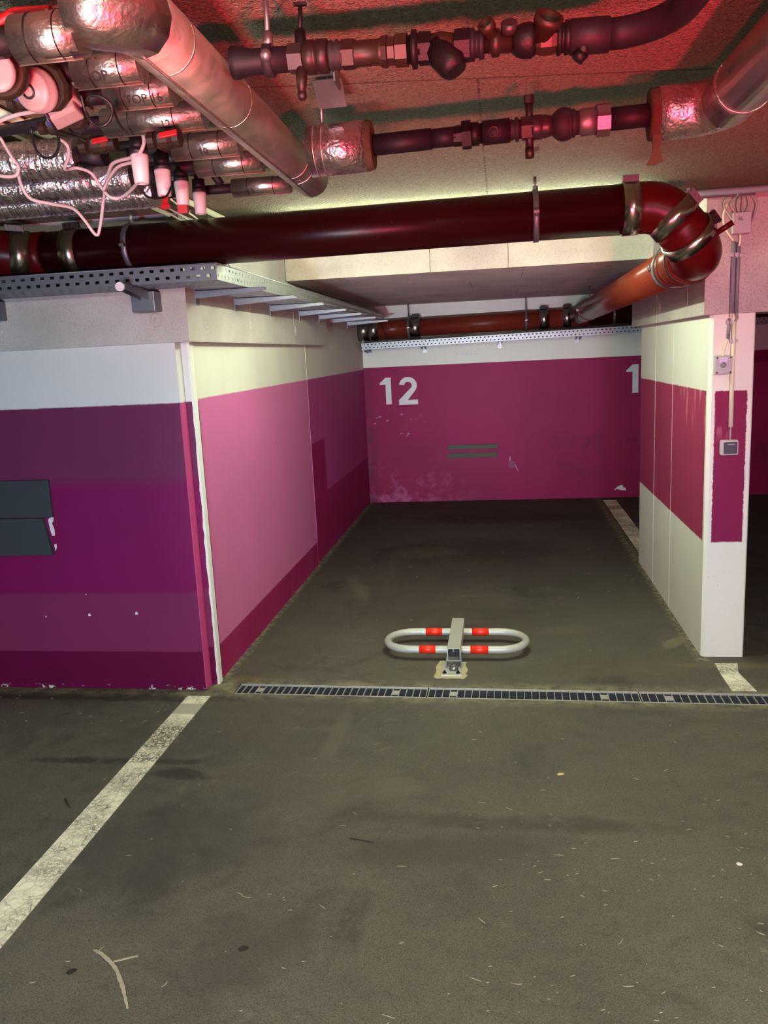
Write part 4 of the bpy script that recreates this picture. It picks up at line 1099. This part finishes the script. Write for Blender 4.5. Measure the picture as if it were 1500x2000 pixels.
# --- brass ball valves and meters among them
def valve(u, v, yy, lab, handle, ln=.10, rr=.020, tilt=0.0, mat='brass', hdir=(1, 0, .1), hz=.03):
    c = at(u, v, 1, yy)
    t = thing('ball_valve', lab, 'valve', tuple(c))
    MB().lathe(c-V((ln/2, 0, 0)), (1, 0, tilt), [(0, rr*.85), (ln*.2, rr*.85), (ln*.22, rr*.65), (ln*.35, rr), (ln*.65, rr), (ln*.78, rr*.65), (ln*.8, rr*.85), (ln, rr*.85)], 12, False).build('body', G[mat], t)
    m = MB(); m.cyl(c, c+V((0, -hz, 0)), .006, 8); m.build('stem', G['zinc'], t)
    hd = V(hdir).normalized(); m = MB(); m.obox(c+V((0, -hz, 0))+hd*.02, hd, (0, 0, 1), (0, 1, 0), .040, .012, .008); m.build('handle', G[handle], t, bevel=.002)
    return t
valve(192, 283, 1.95, 'brass ball valve with red handle left of the white actuators', 'red_pl', .09, .021)
valve(322, 272, 1.80, 'brass ball valve with small red handle above the white actuators', 'red_pl', .07, .022)
valve(108, 248, 1.75, 'small valve with blue handle below the pale drive box', 'blue_pl', .07, .016)
valve(48, 200, 1.5, 'small valve with blue handle at the left edge', 'blue_pl', .06, .014)
# big red lever at top left
c = at(-15, 62, 1, 1.32)
t = thing('lever_valve', 'brass valve with long red lever at the top left edge', 'valve', tuple(c))
MB().lathe(c+V((-.06, 0, -.01)), (1, 0, 0), [(0, .024), (.03, .024), (.031, .03), (.075, .03), (.076, .024), (.11, .022)], 14, False).build('body', G['copper'], t)
a = at(-5, 52, 1, 1.27); b = at(100, 22, 1, 1.27)
MB().tube(smooth_path([a+V((-.03, 0, -.01)), at(20, 30, 1, 1.27), at(45, 25, 1, 1.27), b]), .0085, 8).build('lever', G['red_pl'], t)
# round pale head with a curled mark, its brass body, and a pale box drive
c = at(64, 166, 1, 1.45)
t = thing('pump_head', 'round pale pump head on a brass body among the pipes at left', 'pump', tuple(c))
MB().lathe(c+V((.0, .03, .0)), (-.12, -1, -.32), [(0, .033), (.008, .037), (.018, .037), (.020, .034), (.030, .034), (.034, .030), (.034, .025), (.038, .023), (.038, .015), (.041, .013), (.041, .001)], 28).build('head', G['rose_pl'], t)
MB().lathe(c+V((.012, .055, .012)), (-.12, -1, -.32), [(0, .036), (.022, .042), (.03, .038)], 10, False).build('body', G['brass'], t)
nd = V((-.12, -1, -.32)).normalized(); e1 = V((1, -.12, 0)).normalized(); e2 = nd.cross(e1)
pts = [c+V((0, .03, 0))+nd*.042+(e1*math.cos(t_)+e2*math.sin(t_))*.011 for t_ in [1.2-k*.5 for k in range(9)]]
MB().tube(pts, .0022, 6).build('curled_wire', G['black'], t)
c = at(-8, 128, 1, 1.40)
t = thing('pump_head', 'dark brass pump body cut by the left edge', 'pump', tuple(c))
MB().lathe(c+V((0, .03, 0)), (.3, -1, -.3), [(0, .04), (.03, .045), (.05, .045), (.055, .038), (.056, .03), (.064, .028)], 20).build('body', G['brass'], t)
MB().lathe(c+V((.018, -.03, -.02)), (.3, -1, -.3), [(0, .032), (.012, .032), (.014, .028)], 20).build('head', G['rose_pl'], t)
c = at(124, 218, 1, 1.58)
t = thing('drive_box', 'pale plastic drive box beneath the round pump head', 'actuator', tuple(c))
MB().obox(c, (1, .1, .35), (0, 1, -.25), (-.35, .2, 1), .062, .04, .036).build('housing', G['rose_pl'], t, bevel=.006)
MB().obox(c+V((.018, 0, .026)), (1, .1, .35), (0, 1, -.25), (-.35, .2, 1), .026, .036, .036).build('cover', G['rose_pl'], t, bevel=.005)
MB().lathe(c+V((.0, .03, .0)), (0, 1, 0), [(0, .022), (.03, .024)], 12).build('flange', G['brass'], t)
# dim dark manifold pipe behind them
m = MB(); m.tube([at(-60, 268, 1, 2.02), at(150, 228, 1, 1.80)], .013, 12)
o = m.build('manifold_pipe', G['steel_dark']); tag(o, 'dark bare pipe sloping behind the pump heads at left', 'pipe')

# --- black and white cables looping below
def pc(lst, mat, r, label, group=None):
    cable([at(u, v, 1, y) for u, v, y in lst], r, mat, 'hanging_cable', label, None, group)
WG = 'white cables hanging below the pipes'
pc([(-20, 245, 1.6), (20, 228, 1.62), (55, 220, 1.62), (85, 216, 1.6)], 'cable_w', .004, 'white cable from the left edge to the pale drive box', WG)
pc([(0, 268, 1.9), (22, 305, 1.9), (36, 325, 1.9), (32, 342, 1.9), (10, 345, 1.9), (-20, 338, 1.9)], 'cable_w', .004, 'white cable curling back to the left edge', WG)
pc([(35, 335, 1.95), (42, 362, 1.95), (60, 388, 1.97), (100, 398, 2.0), (142, 407, 2.05), (165, 430, 2.08), (188, 459, 2.10), (196, 440, 2.10), (203, 385, 2.05), (212, 340, 1.95), (222, 318, 1.9), (255, 308, 1.86), (272, 300, 1.84), (281, 280, 1.84), (279, 262, 1.84)], 'cable_w', .0042, 'long white cable hanging in a sharp V over the red pipe', WG)
pc([(118, 272, 1.9), (132, 285, 1.9), (134, 305, 1.92), (127, 330, 1.95), (150, 328, 1.98), (178, 338, 1.98), (195, 362, 2.0), (215, 385, 2.0), (235, 386, 2.0), (255, 372, 1.95), (273, 352, 1.86)], 'cable_w', .004, 'white cable sagging up to the first white actuator', WG)
pc([(202, 372, 1.98), (212, 350, 1.95), (228, 328, 1.9), (245, 320, 1.88), (262, 317, 1.86)], 'cable_w', .0038, 'short white cable joining the first white actuator', WG)
BG = 'black cables among the pipes'
pc([(158, 185, 1.55), (166, 215, 1.56), (178, 238, 1.58), (200, 246, 1.58), (216, 232, 1.58), (218, 208, 1.57), (200, 190, 1.56), (176, 187, 1.56), (170, 200, 1.57), (180, 212, 1.6)], 'black', .0030, 'black cable coiled right of the pale drive box', BG)
pc([(220, 205, 1.6), (228, 232, 1.65), (240, 252, 1.7), (250, 262, 1.75)], 'black', .0030, 'black cable running down to the red handled valve', BG)
pc([(84, 218, 1.55), (98, 235, 1.56), (112, 262, 1.6), (115, 285, 1.65), (105, 305, 1.7), (88, 308, 1.75), (72, 295, 1.75), (62, 262, 1.7), (62, 248, 1.7)], 'black', .0030, 'black cable looping below the pale drive box', BG)
pc([(105, 248, 1.6), (130, 262, 1.65), (152, 268, 1.7), (168, 275, 1.75)], 'black', .0034, 'black cable crossing to the red handled valve', BG)
pc([(274, 365, 1.86), (285, 382, 1.9), (305, 388, 1.95), (325, 383, 2.0), (334, 365, 2.05)], 'black', .0028, 'black cable sagging between the white actuators', BG)

# --- conduits on the ceiling
def conduit(a, b, r, mat, label, group, clips=2, axis=None):
    t = thing('conduit', label, 'conduit', tuple((V(a)+V(b))/2), group)
    MB().cyl(a, b, r, 14).build('tube', G[mat], t)
    for i in range(clips):
        c = V(a).lerp(V(b), (i+.6)/(clips)); d = (V(b)-V(a)).normalized()
        m = MB(); hoop_band(m, c, d, r, .012, .002); m.obox((c.x, c.y, (c.z+CEIL)/2+r*.2), d, V(d).cross(V((0, 0, 1))), (0, 0, 1), .012, r*1.2, CEIL-c.z-r*.4); m.build('clip', G[mat], t)
CG = 'pale conduits on the ceiling at left'
conduit((-1.30, 1.6, 2.245), (-1.30, 3.50, 2.245), .012, 'conduit', 'pale ceiling conduit nearest the hanging actuators', CG, 3)
conduit((-1.235, 1.8, 2.245), (-1.235, 3.75, 2.245), .012, 'conduit', 'pale ceiling conduit on the right of the left bunch', CG, 3)
conduit((-1.41, 1.6, 2.245), (-1.41, 3.55, 2.245), .011, 'conduit', 'pale ceiling conduit on the left of the left bunch', CG, 3)
for k, (dx, lab) in enumerate(((0, 'thin pale cable leaving the left ceiling conduit'), (.04, 'thin pale cable leaving the middle ceiling conduit'), (.09, 'thin pale cable leaving the right ceiling conduit'))):
    cable([(-1.40+dx*1.6, 3.20, 2.235), (-1.37+dx, 3.38, 2.230), (-1.34+dx*.8, 3.56, 2.19), (-1.32+dx*.6, 3.66, 2.05), (-1.30+dx*.5, 3.66, 1.965)], .004, 'conduit', 'hanging_cable', lab, None, 'thin cables from the ceiling conduits')
RG = 'grey conduits on the ceiling above the pillar'
conduit((.60, 3.98, 2.243), (2.6, 4.03, 2.243), .014, 'conduit_g', 'upper grey conduit on the ceiling above the pillar', RG, 5)
conduit((.60, 4.085, 2.246), (1.15, 4.085, 2.246), .013, 'conduit_g', 'lower short grey conduit on the ceiling above the pillar', RG, 3)

# ------------------------------------------------------------------ pillar electrics
YPF = 4.165; YBF = 4.14
a = at(1431, 415, 1, YBF-.04); b = at(1467, 455, 1, YBF-.04)
jb = thing('junction_box', 'grey square junction box with number on the beam above the pillar', 'junction box', ((a.x+b.x)/2, YBF-.02, b.z))
MB().box((a.x, YBF-.042, b.z), (b.x, YBF, a.z)).build('box', G['grey_pl'], jb, bevel=.004)
MB().box((a.x+.002, YBF-.047, b.z+.002), (b.x-.002, YBF-.041, a.z-.002)).build('lid', G['grey_pl'], jb, bevel=.002)
me = text_mesh('6L', .024)
for v in me.vertices: v.co = V(((a.x+b.x)/2+v.co.x-.006, YBF-.0480, a.z-.030+v.co.y))
me.materials.clear(); me.materials.append(G['marker']); o = bpy.data.objects.new('marking', me); COL.objects.link(o); hang(o, jb)
top = at(1455, 368, 1, YBF-.03)
CGp = 'grey cables above the junction box'
for k, (u0, u1, lab) in enumerate(((1414, 1432, 'leftmost grey cable bowing into the junction box'), (1428, 1437, 'second grey cable into the top of the junction box'), (1440, 1444, 'third grey cable into the top of the junction box'), (1450, 1450, 'fourth grey cable into the top of the junction box'), (1463, 1457, 'fifth grey cable into the top of the junction box'), (1478, 1469, 'rightmost grey cable bowing beside the junction box'))):
    y0 = YBF-.030
    vm = 398
    cable([at(1490, 360, 1, YBF-.02), at(1458+k*1.5, 368, 1, y0-.006*(k%2)), at(u0*.45+1456*.55, 378, 1, y0), at(u0, vm, 1, y0-.004*(k%3)), at(u1, 416 if 0 < k < 5 else 432, 1, y0)], .0042, 'cable_g', 'box_cable', lab, None, CGp)
cable([at(1421, 398, 1, YBF-.02), at(1414, 415, 1, YBF-.02), at(1414, 440, 1, YBF-.02), at(1422, 455, 1, YBF-.02), at(1433, 470, 1, YBF-.02)], .005, 'conduit', 'box_cable', 'pale cable passing left of the junction box', None, CGp)
cable([at(1446, 456, 1, YBF-.02), at(1446, 470, 1, YBF-.02), at(1444, 480, 1, YBF-.02)], .005, 'conduit', 'box_cable', 'short pale cable below the junction box', None, CGp)
EG = 'conduits down the pillar face'
def vcond(pts, r, mat, lab):
    t = thing('conduit', lab, 'conduit', tuple(pts[-1]), EG)
    MB().tube(pts, r, 12).build('tube', G[mat], t)
    c = V(pts[0]).lerp(V(pts[-1]), .18); m = MB(); m.obox(c, (1, 0, 0), (0, 1, 0), (0, 0, 1), r*3.4, r*1.8, .016); m.build('clip', G['grey_pl'], t)
    return t
vcond([at(1434, 472, 1, YBF-.012), at(1429, 612, 1, YBF-.012)], .011, 'conduit_g', 'wide grey conduit on the beam below the junction box')
vcond([at(1443, 474, 1, YBF-.011), at(1438, 612, 1, YBF-.011)], .009, 'conduit_g', 'narrow grey conduit beside the wide one on the beam')
cable([at(1429, 610, 1, YBF-.010), at(1428, 622, 1, YPF-.012), at(1424, 640, 1, YPF-.01), at(1423, 655, 1, YPF-.01), at(1415, 680, 1, YPF-.01), at(1412, 697, 1, YPF-.01)], .006, 'conduit', 'box_cable', 'pale cable bending into the key switch box')
cable([at(1438, 610, 1, YBF-.010), at(1440, 620, 1, YPF-.012), at(1436, 630, 1, YPF-.01), at(1433, 645, 1, YPF-.01)], .006, 'cable_g', 'box_cable', 'grey cable kinked under the beam edge on the pillar')
vcond([at(1425, 622, 1, YPF-.010), at(1422, 662, 1, YPF-.010)], .008, 'conduit_g', 'short grey conduit above the key switch box')
vcond([at(1434, 628, 1, YPF-.011), at(1430, 735, 1, YPF-.010), at(1427, 834, 1, YPF-.011)], .0105, 'conduit', 'long pale conduit down to the rocker switch')
a = at(1397, 696, 1, YPF-.03); b = at(1431, 730, 1, YPF-.03)
ks = thing('key_switch', 'grey square key switch box on the pillar front', 'switch', ((a.x+b.x)/2, YPF-.02, b.z))
MB().box((a.x, YPF-.036, b.z), (b.x-.004, YPF, a.z)).build('box', G['grey_pl'], ks, bevel=.003)
c = at(1413, 713, 1, YPF-.038); MB().lathe(c, (0, -1, 0), [(0, .013), (.006, .012), (.006, .006), (.002, .005)], 18).build('key_barrel', G['zinc'], ks)
MB().box((a.x+.018, YPF-.0375, a.z-.030), (b.x-.028, YPF-.0355, a.z-.006)).build('label_plate', plain('lilac_label', (206, 200, 226), .5), ks)
for sx in (a.x+.008, b.x-.012):
    for sz in (a.z-.008, b.z+.008):
        MB().cyl((sx, YPF-.035, sz), (sx, YPF-.038, sz), .004, 8).build('screw', G['iron'], ks)
a = at(1408, 860, 1, YPF-.03); b = at(1442, 889, 1, YPF-.03)
rs = thing('rocker_switch', 'white framed rocker switch with dark plate on the pillar', 'switch', ((a.x+b.x)/2, YPF-.02, b.z))
MB().box((a.x, YPF-.036, b.z), (b.x, YPF, a.z)).build('frame', G['white_pl'], rs, bevel=.008)
MB().box((a.x+.012, YPF-.043, b.z+.009), (b.x-.008, YPF-.034, a.z-.009)).build('rocker', plain('dark_rocker', (60, 56, 68), .5), rs, bevel=.005)
MB().box((a.x+.028, YPF-.0445, a.z-.022), (b.x-.022, YPF-.0425, a.z-.018)).build('indicator_bar', plain('grey_indicator', (150, 145, 150), .5), rs)
cable([at(1427, 832, 1, YPF-.01), at(1426, 862, 1, YPF-.012)], .004, 'cable_w', 'box_cable', 'thin white cable entering the rocker switch from above', sub=2)

# ------------------------------------------------------------------ small things on the floor
def gpt(u, v): return at(u, v, 2, 0)
scrap_twig = [gpt(188, 1862), gpt(203, 1849)]
ground_poly('paint_drip', [(scrap_twig[0].x, scrap_twig[0].y-.002), (scrap_twig[1].x, scrap_twig[1].y), (scrap_twig[0].x, scrap_twig[0].y+.004)], G['scrap'], .002)
ground_poly('paint_drip', [(gpt(222, 1880).x, gpt(222, 1880).y), (gpt(270, 1868).x, gpt(270, 1868).y-.001), (gpt(270, 1866).x, gpt(270, 1866).y), (gpt(222, 1877).x, gpt(222, 1877).y)], G['scrap'], .0015)
pts = [(185, 1856), (196, 1862), (212, 1876), (226, 1893), (235, 1915), (243, 1945), (249, 1970)]
L = [gpt(u, v) for u, v in pts]
ws = [.004, .006, .008, .0075, .006, .005, .0045]
L2 = smooth_path(L, 5); n2 = len(L2); jr = random.Random(5)
wf = lambda i: .0068*math.sin(math.pi*min(1, .22+.7*i/n2))**.8
poly = [(p.x-wf(i)*jr.uniform(.5, 1.15), p.y-wf(i)*.3) for i, p in enumerate(L2)] + [(p.x+wf(i)*jr.uniform(.5, 1.15), p.y+wf(i)*.4) for i, p in reversed(list(enumerate(L2)))]
ground_poly('paint_drip', poly, G['scrap'], .002)
def scrap(u, v, ln, wd, ang, mat, label, nm, cat, hgt=.004):
    c = gpt(u, v); d = V((math.cos(ang), math.sin(ang), 0)); s = V((-d.y, d.x, 0))
    m = MB(); pts = [c-d*ln/2, c-d*ln*.2+s*wd, c+d*ln*.25+s*wd*.7, c+d*ln/2, c+d*ln*.2-s*wd*.8, c-d*ln*.25-s*wd]
    m.prism([(p.x, p.y, .0006) for p in pts], (0, 0, hgt)); tag(m.build(nm, G[mat], None), label, cat)
scrap(1095, 1513, .028, .006, .3, 'leaf', 'straw coloured scrap of leaf on the asphalt right of centre', 'leaf_scrap', 'leaf')
scrap(1444, 1689, .018, .006, -.3, 'chip', 'white scrap on the asphalt near the right edge', 'paper_scrap', 'scrap')
scrap(476, 1853, .030, .010, .2, 'twig', 'dark lump on the asphalt right of the curved paint drip', 'dirt_lump', 'debris', .002)
scrap(140, 1898, .028, .010, .6, 'twig', 'dark lump on the asphalt left of the curved paint drip', 'dirt_lump', 'debris', .002)
m = MB(); m.tube([gpt(684, 1639)+V((0, 0, .003)), gpt(705, 1644)+V((0, 0, .006)), gpt(731, 1647)+V((0, 0, .003))], .0018, 6)
tag(m.build('twig', G['twig']), 'thin dark twig lying on the asphalt below the barrier', 'twig')
m = MB(); m.tube([gpt(127, 1560)+V((0, 0, .002)), gpt(131, 1570)+V((0, 0, .004)), gpt(137, 1578)+V((0, 0, .002))], .0022, 6)
tag(m.build('twig', G['twig']), 'short dark twig lying left of the white line', 'twig')
# pale dried crumbs and slivers scattered over the asphalt
m = MB(); rnd = random.Random(3)
spots = [(rnd.uniform(0, 1500), rnd.uniform(1390, 2000)) for _ in range(70)] + [(rnd.uniform(950, 1500), rnd.uniform(1560, 2000)) for _ in range(60)] + [(rnd.uniform(0, 420), rnd.uniform(1352, 1420)) for _ in range(40)] + [(rnd.uniform(620, 1240), rnd.uniform(1000, 1300)) for _ in range(40)]
for u, v in spots:
    c = gpt(u, v); a = rnd.uniform(-.6, .6); s = rnd.uniform(.0008, .0026); ln = s*rnd.uniform(1, 4)
    if abs(c.y-chan(c.x, 0)) < .08: continue
    d = V((math.cos(a), math.sin(a), 0)); q = V((-d.y, d.x, 0))
    m.prism([(p.x, p.y, .0004) for p in (c-d*ln, c-q*s*.6, c+d*ln, c+q*s*.5)], (0, 0, .0014))
for i in range(34):
    c = gpt(rnd.uniform(880, 1490), rnd.uniform(1440, 1990)) if i < 22 else gpt(rnd.uniform(60, 900), rnd.uniform(1420, 1990))
    a = rnd.uniform(-.9, .9); ln = rnd.uniform(.012, .034); cv = rnd.uniform(-1.2, 1.2); wd = rnd.uniform(.0008, .0017)
    L = []; q = V((c.x, c.y, 0))
    for k in range(7):
        L.append(q.copy()); q = q+V((math.cos(a), math.sin(a), 0))*ln/6; a += cv/6
    nn = V((-math.sin(a), math.cos(a), 0))
    for k in range(6):
        w0 = wd*math.sin(math.pi*(k+.3)/7); w1 = wd*math.sin(math.pi*(k+1.3)/7)
        m.prism([(p.x, p.y, .0004) for p in (L[k]-nn*w0, L[k+1]-nn*w1, L[k+1]+nn*w1, L[k]+nn*w0)], (0, 0, .0012))
o = m.build('floor_crumbs', G['scrap'], floor); o['kind'] = 'stuff'
